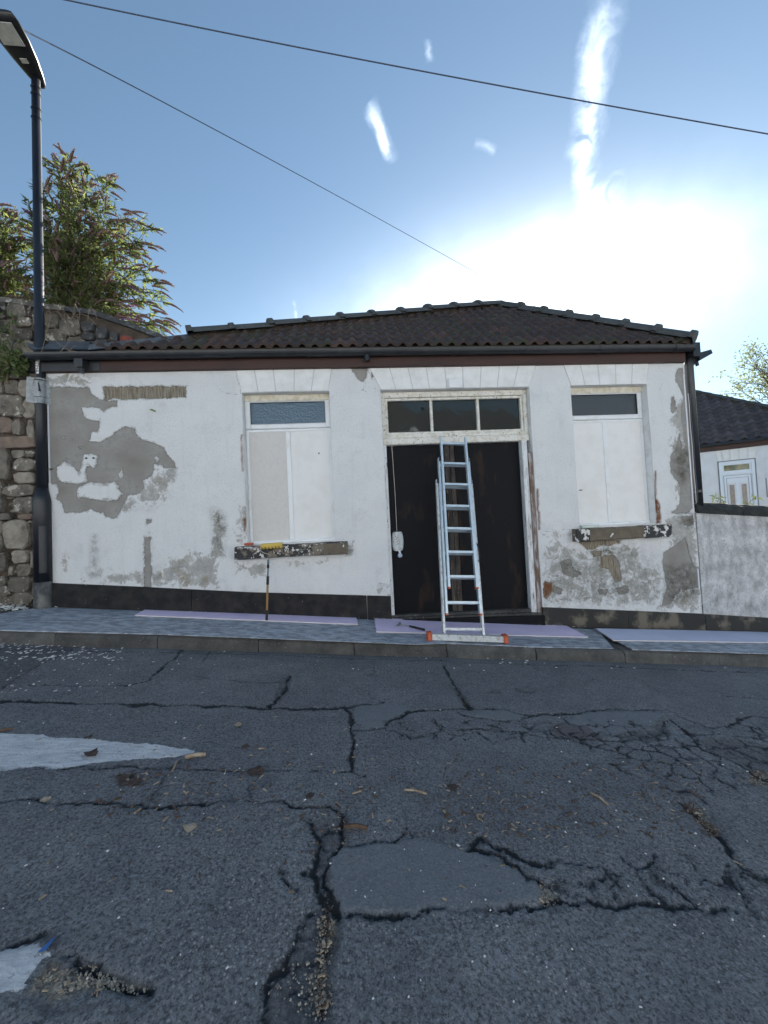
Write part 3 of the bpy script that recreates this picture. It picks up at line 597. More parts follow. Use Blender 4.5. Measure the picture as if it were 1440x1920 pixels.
# ------------------------------------------------------------------ the bungalow
bung = empty('bungalow', (.5, 0, 0), 'low white bungalow with peeling render, brown tiled hipped roof and boarded windows', 'house')
XL, XR = -3.43, 4.43
ZT = 3.17
OP = [(-1.25, -.215, 1.075, 2.885), (.41, 2.30, -.25, 2.885), (2.85, 3.89, 1.085, 2.89)]
Z2 = lambda L: [(q.x, q.z) for q in (onY(x/3.0, 640+y/3.0) for x, y in L)]
Z3 = lambda L: [(q.x, q.z) for q in (onY(400+x/3.2, 640+y/3.2) for x, y in L)]
Z4 = lambda L: [(q.x, q.z) for q in (onY(680+x/3.31, 660+y/3.31) for x, y in L)]
Z5 = lambda L: [(q.x, q.z) for q in (onY(1000+x/3.098, 660+y/3.098) for x, y in L)]
def axis(a, b, st, cuts):
    v = sorted(set([round(a, 5), round(b, 5)]+[round(c, 5) for c in cuts if a < c < b])); r = []
    for p, q in zip(v[:-1], v[1:]):
        n = max(1, int(round((q-p)/st))); r += [p+(q-p)*i/n for i in range(n)]
    return np.array(r+[v[-1]])
def make_wall():
    xs = axis(XL, XR, .014, [o[0] for o in OP]+[o[1] for o in OP]); zs = axis(-.5, ZT, .014, [o[2] for o in OP]+[o[3] for o in OP])
    X, Z = np.meshgrid(xs, zs); wx = X+vnoise(X*12, Z*12, 21, 4)*.035; wz = Z+vnoise(X*12, Z*12, 22, 4)*.035
    def U(Ls):
        r = np.full(X.shape, 1.0)
        for L in Ls: r = np.minimum(r, poly_sd(wx, wz, L))
        return r
    grey = [Z2([(230, 260), (390, 258), (500, 262), (520, 300), (560, 325), (620, 332), (660, 335), (655, 365), (630, 365), (610, 375), (580, 400), (560, 378), (455, 370), (470, 420), (500, 440), (555, 445), (560, 480), (550, 510), (515, 505), (500, 565), (560, 565), (600, 550), (650, 510), (700, 478), (760, 485), (765, 520), (800, 555), (870, 570), (920, 600), (945, 640), (985, 680), (985, 715), (940, 712), (870, 720), (850, 760), (810, 780), (810, 830), (790, 855), (720, 870), (690, 930), (660, 990), (640, 998), (590, 985), (580, 965), (510, 945), (450, 965), (365, 960), (350, 910), (315, 885), (335, 840), (310, 800), (265, 790), (230, 780)]),
            Z2([(583, 258), (1048, 250), (1045, 318), (590, 325)]), Z2([(812, 1095), (848, 1100), (850, 1385), (808, 1385)]), Z2([(818, 1000), (848, 998), (846, 1022), (820, 1025)]),
            Z3([(825, 160), (925, 160), (920, 215), (900, 240), (870, 222)]), Z3([(942, 188), (956, 186), (960, 210), (948, 222)]), Z3([(980, 210), (995, 172), (1022, 180), (1028, 205), (1020, 235), (990, 232)]),
            Z5([(838, 95), (868, 90), (890, 200), (910, 400), (930, 600), (948, 890), (900, 930), (830, 945), (800, 935), (850, 880), (855, 790), (800, 700), (795, 640), (800, 590), (822, 560), (850, 470), (868, 575), (882, 545), (864, 420), (856, 330), (872, 262), (845, 200), (826, 160)]),
            Z5([(150, 1215), (215, 1205), (240, 1260), (285, 1295), (230, 1310), (170, 1290)]), Z5([(330, 1160), (400, 1150), (395, 1185), (350, 1190)]), Z5([(370, 1385), (430, 1375), (420, 1415), (380, 1410)]), Z5([(470, 1370), (550, 1360), (560, 1400), (500, 1410)]), Z5([(850, 955), (925, 945), (935, 1000), (880, 1010)]), Z5([(110, 1350), (170, 1380), (160, 1410), (115, 1395)]),
            Z5([(800, 262), (815, 252), (835, 330), (815, 357), (798, 340)]),
            Z5([(752, 1170), (830, 1120), (880, 1075), (930, 1240), (960, 1260), (980, 1370), (900, 1380), (830, 1400), (800, 1460), (740, 1480), (775, 1360), (750, 1250)]), Z5([(240, 1085), (510, 1090), (500, 1110), (440, 1125), (400, 1120), (345, 1150), (320, 1150)]),
            Z5([(390, 1190), (470, 1180), (500, 1230), (520, 1330), (480, 1340), (440, 1262), (390, 1255)]), Z5([(668, 715), (682, 695), (695, 735), (672, 755)]), Z5([(62, 1330), (105, 1340), (112, 1390), (80, 1440), (55, 1420)])]
    isl = [Z2([(470, 640), (520, 635), (555, 640), (550, 690), (520, 712), (500, 700), (480, 720), (480, 790), (430, 800), (330, 790), (315, 700), (345, 690), (350, 675), (390, 690), (420, 720), (440, 740), (455, 700)]),
           Z2([(430, 830), (500, 790), (560, 800), (650, 790), (665, 830), (690, 850), (660, 890), (560, 895), (470, 880), (440, 890)]), Z2([(865, 655), (885, 645), (897, 665), (880, 687)]), Z2([(866, 692), (915, 698), (920, 722), (868, 722)]), Z2([(668, 745), (686, 708), (692, 767), (672, 767)]),
           Z2([(443, 588), (467, 593), (455, 610)]), Z2([(352, 542), (366, 542), (360, 556)]), Z5([(850, 1380), (890, 1385), (880, 1420), (850, 1410)])]
    sub = U(grey); sub = np.maximum(sub, -U(isl)); gy = U(isl)
    soft = lambda Ls, f=.20: np.clip(.5-U(Ls)/f, 0, 1)
    sc_l = [Z2([(870, 720), (985, 690), (1005, 770), (960, 810), (950, 880), (900, 940), (820, 930), (780, 940), (690, 980), (670, 970), (690, 930), (720, 870), (800, 850), (815, 780), (850, 760)]), Z2([(230, 170), (520, 175), (530, 262), (230, 265)]),
            Z2([(960, 1200), (1060, 1180), (1180, 1190), (1190, 1000), (1225, 935), (1270, 1000), (1270, 1100), (1260, 1200), (1245, 1395), (1100, 1395), (860, 1375), (850, 1240), (920, 1260)]), Z2([(345, 1215), (385, 1215), (385, 1300), (355, 1310)]), Z2([(560, 1290), (660, 1280), (810, 1300), (810, 1380), (560, 1370)]), Z2([(420, 1290), (470, 1290), (470, 1350), (420, 1350)]), Z2([(818, 1022), (848, 1022), (848, 1096), (814, 1096)]),
            Z3([(120, 1320), (340, 1330), (310, 1400), (250, 1430), (160, 1390)]), Z3([(150, 970), (215, 970), (225, 1210), (120, 1230), (130, 1130)]), Z3([(970, 1470), (1070, 1450), (1070, 1530), (1000, 1530)]), Z3([(780, 1195), (840, 1200), (830, 1300), (780, 1300)]), Z3([(420, 1310), (700, 1300), (690, 1330), (420, 1340)]),
            Z5([(60, 1040), (240, 1110), (330, 1160), (520, 1100), (620, 1110), (640, 1200), (760, 1240), (740, 1490), (60, 1480)]), Z5([(740, 945), (950, 930), (990, 1500), (720, 1500), (780, 1100)]), Z5([(790, 380), (880, 200), (960, 900), (840, 945), (800, 600)]), Z5([(50, 1040), (215, 1035), (215, 1090), (60, 1100)])]
    scuff = soft(sc_l[:12]+sc_l[13:])*1.0; scuff = np.maximum(scuff, soft(sc_l[12:13])*.80); scuff = np.maximum(scuff, np.clip(.75-np.abs(gy)/.1, 0, .75)*(gy < .0)*1.0)
    ms_l = [Z2([(505, 1285), (560, 1285), (550, 1320), (515, 1325)]), Z2([(524, 1100), (536, 1100), (540, 1290), (520, 1290)]), Z2([(1215, 1010), (1250, 1020), (1250, 1200), (1215, 1180)]), Z5([(830, 560), (920, 560), (930, 720), (870, 760), (810, 690)]), Z5([(140, 1210), (230, 1220), (280, 1290), (160, 1300)]), Z5([(300, 1110), (460, 1120), (500, 1260), (380, 1260)]), Z5([(840, 960), (930, 950), (940, 1010), (860, 1010)]), Z5([(760, 1240), (930, 1230), (960, 1420), (780, 1470)]), Z5([(370, 1370), (560, 1360), (560, 1410), (370, 1410)]), Z3([(0, 1010), (60, 1040), (70, 1180), (20, 1190)])]
    moss = np.maximum(soft(ms_l, .12)*.95, soft([Z5([(60, 1180), (330, 1160), (560, 1100), (700, 1200), (740, 1470), (60, 1470)])], .3)*.46)
    for nm in ((860, 900, 1270, 1400), (700, 860, 950, 985)): moss = np.maximum(moss, soft([Z2([(nm[0], nm[2]), (nm[1], nm[2]), (nm[1], nm[3]-60), (nm[0], nm[3]-60)])], .1)*.25)
    brown = soft([Z5([(230, 1080), (520, 1085), (520, 1120), (470, 1180), (520, 1340), (380, 1270), (300, 1150)]), Z3([(970, 165), (1040, 165), (1040, 240), (970, 240)]), Z5([(40, 1300), (120, 1300), (120, 1450), (40, 1450)]), Z2([(575, 245), (1055, 240), (1055, 325), (585, 332)])], .05)*np.where(X < 0, .75, 1)
    rust = soft([Z5([(698, 850), (712, 845), (740, 900), (742, 1000), (712, 1000), (700, 930)]), Z5([(60, 1340), (105, 1345), (105, 1395), (65, 1430)]), Z3([(166, 560), (176, 560), (184, 780), (174, 780)]), Z3([(178, 1060), (196, 1060), (196, 1140), (184, 1140)]), Z5([(702, 690), (712, 690), (716, 860), (706, 860)]), Z4([(1074, 850), (1086, 850), (1104, 1100), (1092, 1100)])], .02)
    cr_l = [Z5([(50, 1042), (120, 1036), (215, 1030)]), Z5([(750, 943), (850, 938), (940, 932)]), Z5([(570, 1365), (660, 1358), (720, 1350), (780, 1352), (860, 1362), (990, 1372)]), Z5([(740, 70), (755, 150), (735, 220)]), Z3([(0, 250), (60, 310), (150, 320)]), Z3([(133, 180), (150, 250), (165, 320)]), Z3([(915, 235), (900, 290), (940, 325)]), Z3([(920, 240), (960, 285), (1000, 292)]), Z3([(850, 300), (900, 290)]), Z5([(660, 90), (645, 150), (640, 190)]), Z3([(765, 1185), (810, 1192)]), Z5([(985, 1380), (978, 1500)])]
    crack = np.full(X.shape, 1.0)
    for L in cr_l: crack = np.minimum(crack, seg_d(wx, wz, L))
    # streak marks and a rough lower edge
    Yv = np.clip(.5-sub/.004, 0, 1)*.009+vnoise(X*2.2, Z*2.2, 30, 3)*.010
    Yv -= .002
    ny, nx = X.shape; me = bpy.data.meshes.new('render_wall'); me.vertices.add(nx*ny); co = np.empty((nx*ny, 3), np.float32); co[:, 0] = X.ravel()-.5; co[:, 1] = Yv.ravel(); co[:, 2] = Z.ravel(); me.vertices.foreach_set('co', co.ravel())
    i = np.arange(ny-1)[:, None]*nx+np.arange(nx-1)[None, :]; cx = (xs[:-1]+xs[1:])/2; cz = (zs[:-1]+zs[1:])/2; CX, CZ = np.meshgrid(cx, cz); keep = np.ones(CX.shape, bool)
    for a, b, c, d in OP: keep &= ~((CX > a) & (CX < b) & (CZ > c) & (CZ < d))
    q = np.stack([i, i+1, i+nx+1, i+nx], -1)[keep]; grid_faces(me, q)
    for nm, a in (('sub', sub), ('scuff', scuff), ('moss', moss), ('brown', brown), ('rust', rust), ('crack', crack)):
        at = me.attributes.new(nm, 'FLOAT', 'POINT'); at.data.foreach_set('value', a.astype(np.float32).ravel())
    me.materials.append(M['wall']); o = bpy.data.objects.new('front_wall', me); col.objects.link(o); o.parent = bung
    o['label'] = 'front wall of white render peeling to grey patches'
make_wall()
def rfr(mb, x0, x1, z0, z1, y0, y1, w, b=.004, mi=0, wb=None, wt=None):   # rectangular frame of four bars
    wb = wb or w; wt = wt or w
    mb.bbox(x0, x0+w, y0, y1, z0, z1, b, mi); mb.bbox(x1-w, x1, y0, y1, z0, z1, b, mi)
    mb.bbox(x0+w, x1-w, y0, y1, z0, z0+wb, b, mi); mb.bbox(x0+w, x1-w, y0, y1, z1-wt, z1, b, mi)
# reveals: the return of the render into each opening
mb = MB(); RY = .30
for (a, b, c, d) in OP:
    mb.add([(a, -.0, c), (a, RY, c), (a, RY, d), (a, -.0, d)], [(0, 1, 2, 3)]); mb.add([(b, -.0, c), (b, RY, c), (b, RY, d), (b, -.0, d)], [(3, 2, 1, 0)])
    mb.add([(a, 0, d), (b, 0, d), (b, RY, d), (a, RY, d)], [(0, 3, 2, 1)]); mb.add([(a, 0, c), (b, 0, c), (b, RY, c), (a, RY, c)], [(0, 1, 2, 3)])
mb.build('reveal', M['paintw'], bung)
mb = MB(); mb.box(XR-.02, XR-.004, .0, 3.6, -.5, ZT); mb.box(XL+.004, XL+.02, .0, 1.5, -.3, ZT); mb.add([(XL, RY+.6, -.5), (XR, RY+.6, -.5), (XR, RY+.6, ZT), (XL, RY+.6, ZT)], [(0, 1, 2, 3)])
mb.box(XL, XR, 3.58, 3.62, -.6, ZT)
mb.build('side_wall', M['fwall'], bung)
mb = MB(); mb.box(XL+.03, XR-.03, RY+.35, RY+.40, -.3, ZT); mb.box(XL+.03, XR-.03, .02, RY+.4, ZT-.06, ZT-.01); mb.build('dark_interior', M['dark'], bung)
# plinth: black band under the render, one piece per stretch
def zpl(x): return np.interp(x, [-3.43, -2.54, -1.23, .41, 2.31, 4.31, 5.35, 9], [.765, .67, .52, .37, .11, -.10, -.23, -.62])
def plinth(mb, xa, xb, y0, y1, zt=None):
    n = max(1, int((xb-xa)/.3))
    for i in range(n):
        a = xa+(xb-xa)*i/n; b = xa+(xb-xa)*(i+1)/n; za, zb = float(zpl(a)), float(zpl(b))
        mb.hexa([(a, y0, z_wall(a)-.1), (b, y0, z_wall(b)-.1), (b, y1, z_wall(b)-.1), (a, y1, z_wall(a)-.1), (a, y0+.006, za), (b, y0+.006, zb), (b, y1, zb), (a, y1, za)])
for xa, xb, mt in ((-3.43, -1.9, 'plinth'), (-1.893, .12, 'plinth'), (.127, .41, 'plinth'), (2.30, 3.4, 'plinth_r'), (3.405, 4.44, 'plinth_r')):
    mb = MB(); plinth(mb, xa, xb, -.030, .02); mb.build('plinth', M[mt], bung)
# lintel blocks above the openings
def lintels(tops, bots, Zf, ytop, ybot, name='lintel_block'):
    T = [Zf([(x, ytop)])[0] for x in tops]; B_ = [Zf([(x, ybot)])[0] for x in bots]
    zt = ZT-.005; zb = 2.892
    for i in range(len(T)-1):
        g = .006; y = -.009; b = .004
        q = [(B_[i][0]+g, zb), (B_[i+1][0]-g, zb), (T[i+1][0]-g, zt), (T[i][0]+g, zt)]
        MB().hexa([(q[0][0], y, q[0][1]), (q[1][0], y, q[1][1]), (q[1][0], .02, q[1][1]), (q[0][0], .02, q[0][1]), (q[3][0], y, q[3][1]), (q[2][0], y, q[2][1]), (q[2][0], .02, q[2][1]), (q[3][0], .02, q[3][1])]).build(name, M['lintel'], bung)
    MB().hexa([(B_[0][0], -.006, zb), (B_[-1][0], -.006, zb), (B_[-1][0], .01, zb), (B_[0][0], .01, zb), (T[0][0], -.006, zt), (T[-1][0], -.006, zt), (T[-1][0], .01, zt), (T[0][0], .01, zt)]).build('lintel_joint', M['joint'], bung)
lintels([135, 247, 360, 487, 607, 712], [172, 270, 375, 485, 588, 690], Z3, 180, 303)
lintels([40, 165, 280, 392, 508, 618, 735, 848, 967, 1078], [112, 205, 312, 415, 522, 625, 728, 835, 935, 1030], Z4, 95, 235)
lintels([172, 270, 370, 475, 573, 668], [217, 298, 385, 478, 568, 655], Z5, 70, 195)
a = Z4([(525, 172)])[0]; b = Z4([(618, 230)])[0]
MB().bbox(a[0], b[0], -.05, 0, b[1], a[1], .012).build('vent_block', M['paintw'], bung)
# windows
def window(x0, x1, z0, z1, zt, xm, m_l, m_r, mg, first):
    y0, y1 = .105, .165
    mb = MB(); w_ = .032
    rfr(mb, x0+.003, x1-.003, z0+.002, zt, y0, y1, .035, wb=.035, wt=.03)
    mb.bbox(xm-.028, xm+.028, y0, y1, z0+.037, zt-.03, .005)
    mb.bbox(x0+.003, x1-.003, y0-.015, y1, z0-.004, z0+.03, .006)
    fr = mb.build('window', M['upvc'], bung)
    mb = MB(); rfr(mb, x0+.003, x1-.003, zt+.003, z1-.003, y0-.012, y1, .062, .010, wt=.085, wb=.062); mb.build('top_sash', M['upvc'] if first else M['upvc'], fr)
    mb = MB(); mb.bbox(x0+.001, x1-.001, y0-.020, y0-.0122, z1-.075, z1-.001, .002); mb.build('head_trim', M['upvc_dirty'], fr)
    mb = MB(); rfr(mb, x0+.060, x1-.060, zt+.060, z1-.083, y0+.002, y0+.03, .008, .002); mb.build('gasket', M['blackpl'], fr)
    MB().box(x0+.06, x1-.06, y0+.02, y0+.028, zt+.06, z1-.08).build('pane', mg, fr)
    MB().box(x0+.036, xm-.029, y0+.008, y0+.02, z0+.034, zt-.028).build('board', m_l, fr)
    MB().box(xm+.029, x1-.036, y0+.008, y0+.02, z0+.034, zt-.028).build('board', m_r, fr)
    return fr
w1 = window(-1.25, -.215, 1.075, 2.885, 2.465, -.745, M['board_grey'], M['board_white'], M['glass_ob'], True)
w1['label'] = 'left window, one board grey and one white, ribbed blue pane above'
w2 = window(2.85, 3.89, 1.085, 2.89, 2.465, 3.345, M['board_white'], M['board_white'], M['glass_g'], False)
w2['label'] = 'right window with two white boards under a dark pane'
mb = MB()   # holes and knots in the white board
q = onY(598, 850, .11); MB().tube([(q.x, .112, q.z), (q.x, .1118, q.z)], .012, 9).build('hole', M['rustwood'], w1)
q = onY(1089, 919, .11); MB().tube([(q.x-.02, .112, q.z), (q.x+.02, .1118, q.z)], .006, 6).build('hole', M['dark'], w2)
# sills
def sill(px, name, mt, ends):
    n = 12; mb = MB()
    a, b, c, d = px; rs = random.Random(len(name)+int(px[0]*10)); L = []
    prof = [(.10, c), (-.085, c+.008), (-.10, c+.02), (-.098, d-.02), (-.08, d-.004), (.10, d+.012)]
    for i in range(n+1):
        x = a+(b-a)*i/n
        for (y, z) in prof: L.append((x, y+rs.uniform(-.006, .006)*(y < 0), z+rs.uniform(-.006, .006)*(y < 0)))
    k = len(prof); fs = [(i*k+j, i*k+(j+1) % k, (i+1)*k+(j+1) % k, (i+1)*k+j) for i in range(n) for j in range(k)]+[tuple(range(k))[::-1], tuple(n*k+j for j in range(k))]
    mb.add(L, [f[::-1] for f in fs]); o = mb.build('window_sill', M[mt], bung)
    for (x0, x1) in ends:
        MB().bbox(x0, x1, -.106, -.09, c+.006, d-.002, .006).build('paint_patch', M['sillend'], o)
    return o
o = sill((-1.375, -.075, .905, 1.06), 'sill', 'sill', []); o['label'] = 'sill of flaking black paint under the left window'
MB().bbox(-.36, -.073, -.105, -.09, .912, 1.045, .008).build('paint_patch', M['sill_b'], o)
o = sill((2.745, 4.01, .895, 1.06), 'sill2', 'sill_b', [(2.743, 2.92), (3.64, 4.012)]); o['label'] = 'brown stone sill with black ends under the right window'
# door and transom
MB_ = MB(); y0 = .10
rfr(MB_, .415, 2.295, 2.30, 2.88, y0-.03, .2, .05, .006, wb=.045, wt=.07)
MB_.bbox(.415, 2.295, y0-.045, .2, 2.215, 2.298, .008)
tr = MB_.build('transom_window', M['oldwood'], bung)
xa, xb = .465, 2.245; pw = (xb-xa-2*.035)/3
mb = MB(); rfr(mb, xa+.002, xb-.002, 2.347, 2.808, y0-.01, .19, .030, .004, wb=.03, wt=.03); mb.build('sash', M['oldwood'], tr)
for i in range(3):
    x0 = xa+i*(pw+.035); MB().box(x0+.01, x0+pw-.01, y0+.03, y0+.036, 2.36, 2.79).build('pane', M['glass'], tr)
    if i < 2: MB().bbox(x0+pw, x0+pw+.035, y0-.004, y0+.06, 2.377, 2.778, .006).build('glazing_bar', M['oldwood'], tr)
q = onY(792, 766, y0+.03); MB().tube([(q.x, y0+.0295, q.z), (q.x, y0+.029, q.z)], .022, 7).build('hole', M['dark'], tr)
dr = MB(); dr.bbox(.41, .455, .05, .2, .05, 2.214, .006); dr = dr.build('door_jamb', M['jambwood'], bung)
MB().bbox(2.175, 2.245, .03, .2, -.02, 2.214, .006).build('door_jamb', M['jambwood'], bung)
o = MB(); o.bbox(2.247, 2.298, .01, .2, -.09, 2.05, .008); o = o.build('door_jamb', M['rustwood'], bung); o['label'] = 'bare brown strip beside the right jamb'
leafL = MB(); leafL.box(.456, 1.195, .125, .16, .06, 2.213); leafL = leafL.build('door', M['doorblk'], bung); leafL['label'] = 'left black plywood door leaf with brown scuffs'
leafR = MB(); leafR.box(1.33, 2.174, .120, .16, -.02, 2.213); leafR = leafR.build('door', M['doorblk'], bung); leafR['label'] = 'right black plywood door leaf'
for k_, (x0, x1) in enumerate([(1.197, 1.262), (1.266, 1.328)]):
    MB().bbox(x0, x1, .128, .16, .02, 2.213, .003).build('batten', M['doorbat'], bung)
# threshold: sloping timbers and stone step
def wedge(xa, xb, za0, za1, zb0, zb1, y0, y1):
    return MB().hexa([(xa, y0, za0), (xb, y0, zb0), (xb, y1, zb0), (xa, y1, za0), (xa, y0+.004, za1), (xb, y0+.004, zb1), (xb, y1, zb1), (xa, y1, za1)])
zs0 = z_wall(.41); zs1 = z_wall(2.3)
wedge(.412, 2.297, zs0+.035, .125, zs1+.10, .085, .045, .2).build('door_threshold', M['step'], bung)
wedge(.412, 2.297, zs0-.05, .105, zs1-.05, .045, -.01, .043).build('door_threshold', M['step'], bung)
wedge(.412, 2.30, zs0-.05, zs0+.02, zs1-.05, .015, -.055, -.012).build('door_threshold', M['doorblk'], bung)
# fascia, gutter
MB().bbox(XL-.05, XR-.02, -.055, -.001, 3.155, 3.345, .004).build('fascia', M['fascia'], bung)
MB().box(XL-.05, XR+.02, -.0, .05, 3.175, 3.36).build('wall_plate', M['dark'], bung)
def gutter(xa, xb, zc=3.325, yc=-.125, r=.060):
    mb = MB(); n = 10; L = []
    for x in (xa, xb):
        for ri in (r, r-.005):
            for i in range(n+1):
                an = math.pi+math.pi*i/n; L.append((x, yc+math.cos(an)*ri, zc+math.sin(an)*ri*1.08))
    k = n+1; fs = []
    for i in range(n):
        fs += [(i, i+1, 2*k+i+1, 2*k+i), (k+i+1, k+i, 3*k+i, 3*k+i+1)]
    fs += [(0, k, 3*k, 2*k)[::-1], (n, k+n, 3*k+n, 2*k+n), tuple(list(range(k))+list(range(2*k-1, k-1, -1))), tuple(list(range(2*k, 3*k))+list(range(4*k-1, 3*k-1, -1)))[::-1]]
    mb.add(L, [f[::-1] for f in fs]); return mb
gj = [onY(x, 660, -.18).x for x in (297, 428, 575, 688, 852, 991, 1130, 1272)]
gx_ = [onY(45, 660, -.18).x]+gj+[XR+.02]
for a, b in zip(gx_[:-1], gx_[1:]):
    z_ = 3.325+random.uniform(-.003, .003)
    gutter(a+.002, b-.002, z_).build('gutter', M['gutter'], bung)
for x in gj:
    gutter(x-.022, x+.022, 3.325, -.125, .066).build('gutter_bracket', M['gutter'], bung)
for x in gj[3:4]: MB().tube([(x, -.125, 3.28), (x, -.125, 3.20)], .034, 12).build('gutter_outlet', M['gutter'], bung)
q = onY(153, 682, -.10); MB().box(q.x-.05, q.x+.04, -.15, -.055, 3.17, 3.27).tube([(q.x, -.1, 3.18), (q.x, -.1, 3.12)], .03, 10).build('gutter_outlet', M['gutter'], bung)
# roof plane
AP = onY(935, 577, 1.72); EY = -.115; EZ = 3.375
XEL = onY(172, 655, EY).x; XER = onY(1292, 640, EY).x
v_ = Vector((0, AP.y-EY, AP.z-EZ)); VL = v_.length; v_.normalize(); u_ = Vector((1, 0, 0)); n_ = u_.cross(v_)
RM = Matrix((u_, v_, n_)).transposed()
EO = Vector((0, EY, EZ))
a2 = (XEL, 0); b2 = (XER, 0); c2_ = (AP.x, VL)
def tile_mesh(name, wd=.30, ln=.315, rolls=2, mt='tile', h=.036, seed=0):
    prof = []; rw = wd/rolls
    for k_ in range(rolls):
        for (t, z) in ((0, .0), (.34, .0), (.42, .30), (.50, .72), (.60, .97), (.72, 1.0), (.82, .80), (.92, .35)): prof.append((k_*rw+t*rw, z*h))
    prof.append((wd, .0)); r_ = random.Random(seed)
    k = len(prof); L = [(x, 0, z+.032) for x, z in prof]+[(x, ln, z+.002) for x, z in prof]+[(x, .002, z-.006) for x, z in prof]
    fs = [(i, i+1, k+i+1, k+i) for i in range(k-1)]+[(2*k+i, 2*k+i+1, i+1, i) for i in range(k-1)]
    me = bpy.data.meshes.new(name); me.from_pydata(L, [], fs); me.materials.append(M[mt]); me.update(); return me
tms = [tile_mesh('roof_tile', mt=t) for t in ('tile', 'tile', 'tile', 'tile', 'tile_b', 'tile_b', 'tile_c')]
GA = VL/8.7; TW = .30
def tiles(parent, meshes, EO, RM, u0, u1, n_rows, ga, tw, inside, corners, clipplanes, seed=1, jit=1):
    rt = random.Random(seed)
    for j in range(n_rows):
        nc = int((u1-u0)/tw)+2; sh = 0
        for i in range(-1, nc):
            uu = u0+i*tw+sh; vv = j*ga; cs_ = [(uu, vv), (uu+tw, vv), (uu, vv+ga), (uu+tw, vv+ga)]
            st = [inside(*c) for c in cs_]
            if not any(st): continue
            me = meshes[rt.randrange(len(meshes))]
            if j == 0 and len(meshes) > 1 and rt.random() < .3: me = meshes[-1]
            loc = EO+RM@Vector((uu, vv, rt.uniform(0, .004))); R_ = RM@Matrix.Rotation(rt.uniform(-.012, .012)*jit, 3, 'Z')@Matrix.Rotation(rt.uniform(-.008, .010)*jit, 3, 'X')
            if not all(st):
                me = me.copy(); bm = bmesh.new(); bm.from_mesh(me)
                for (p, nn) in clipplanes:
                    bmesh.ops.bisect_plane(bm, geom=bm.verts[:]+bm.edges[:]+bm.faces[:], plane_co=(p[0]-uu, p[1]-vv, 0), plane_no=(nn[0], nn[1], 0), clear_outer=True)
                if len(bm.faces) < 2: bm.free(); continue
                bm.to_mesh(me); bm.free()
            inst('roof_tile', me, parent, loc, R_)
def half(p, q):   # outward normal of the line p->q with the inside on its left
    dx, dy = q[0]-p[0], q[1]-p[1]; return (dy, -dx)
nL = half(c2_, a2); nR = half(b2, c2_)
ins = lambda u, v: ((u-a2[0])*nL[0]+(v-a2[1])*nL[1]) < 0 and ((u-b2[0])*nR[0]+(v-b2[1])*nR[1]) < 0
ins0 = lambda u, v: ins(u, max(v, .02))
tiles(bung, tms, EO, RM, XEL, XER, 9, GA, TW, ins0, None, [(a2, nL), (b2, nR)])
L3 = EO+RM@Vector((XEL, 0, -.012)); R3 = EO+RM@Vector((XER, 0, -.012)); A3 = EO+RM@Vector((AP.x, VL, -.012))
BL = Vector((XEL+.3, 3.7, EZ)); BR = Vector((XER, 3.7, EZ)); 
MB().add([L3, R3, A3, BR, BL, L3-Vector((0, 0, .03)), R3-Vector((0, 0, .03)), BR-Vector((0, 0, .03)), BL-Vector((0, 0, .03))], [(0, 1, 2), (1, 3, 2), (3, 4, 2), (4, 0, 2), (5, 6, 1, 0), (8, 7, 6, 5), (6, 7, 3, 1)]).build('roof', M['tile_b'], bung)
# hip tiles
def hips(P, Q, n, mt, seed, ends=0):
    rt = random.Random(seed); d = (Q-P)/n; dn = d.normalized(); side = dn.cross(Vector((0, 0, 1))).normalized(); upv = side.cross(dn)
    for i in range(n):
        a = P+d*i; b = P+d*(i+1)+dn*.03; mb = MB(); L = []; tw_ = rt.uniform(-.006, .006)
        hs = rt.uniform(-.006, .008)
        for c, r, lift in ((a-dn*.03, .150, .045+hs), (a+dn*.030, .150, .045+hs), (a+dn*.035, .130, .030+hs), (b, .124, .022+hs)):
            for an in (-1.55, -1.05, -.5, 0, .5, 1.05, 1.55):
                L.append(c+side*(math.sin(an)*r*1.05+tw_)+upv*(math.cos(an)*r*.85-r*.30+lift))
        fs = [(s*7+k, s*7+k+1, (s+1)*7+k+1, (s+1)*7+k) for s in range(3) for k in range(6)]+[tuple(range(7))]
        mb.add(L, fs); mb.build('hip_tile', M[mt], bung)
Lh = EO+RM@Vector((XEL, 0, .02)); Rh = EO+RM@Vector((XER, 0, .02)); Ah = EO+RM@Vector((AP.x, VL, .02))
hips(Lh+(Ah-Lh)*.175, Ah, 10, 'hip', 2); hips(Rh, Ah, 7, 'hip', 5)
def bedding(P, Q, wd, nm='hip_bedding', par=None):
    dn = (Q-P).normalized(); side = dn.cross(Vector((0, 0, 1))).normalized(); upv = side.cross(dn); L = []
    for c in (P, Q): L += [c-side*wd-upv*.05, c+side*wd-upv*.05, c+side*wd*.8+upv*.03, c-side*wd*.8+upv*.03]
    MB().hexa(L).build(nm, M['mortar'], par)
bedding(Lh+(Ah-Lh)*.18, Ah, .055, par=bung); bedding(Rh, Ah, .055, par=bung)
# ring hook at the end of the right hip
mb = MB(); c = Rh+Vector((.05, -.02, .06)); mb.tube([c+Vector((math.cos(t)*.028, 0, math.sin(t)*.028)) for t in [i*math.pi/6 for i in range(12)]], .006, 6); mb.build('hip_iron', M['gutter'], bung)
# mortar bedding and flat flashing at the low left end of the hip
P0 = Lh; P1 = Lh+(Ah-Lh)*.21
mb = MB(); side = Vector((0, .10, .03)); mb.hexa([P0-side*.5-Vector((0, 0, .03)), P1-side*.5-Vector((0, 0, .03)), P1+side-Vector((0, 0, .03)), P0+side-Vector((0, 0, .03)), P0-side*.3+Vector((0, 0, .035)), P1-side*.3+Vector((0, 0, .045)), P1+side+Vector((0, 0, .05)), P0+side+Vector((0, 0, .04))]); mb.build('flashing', M['lead'], bung)
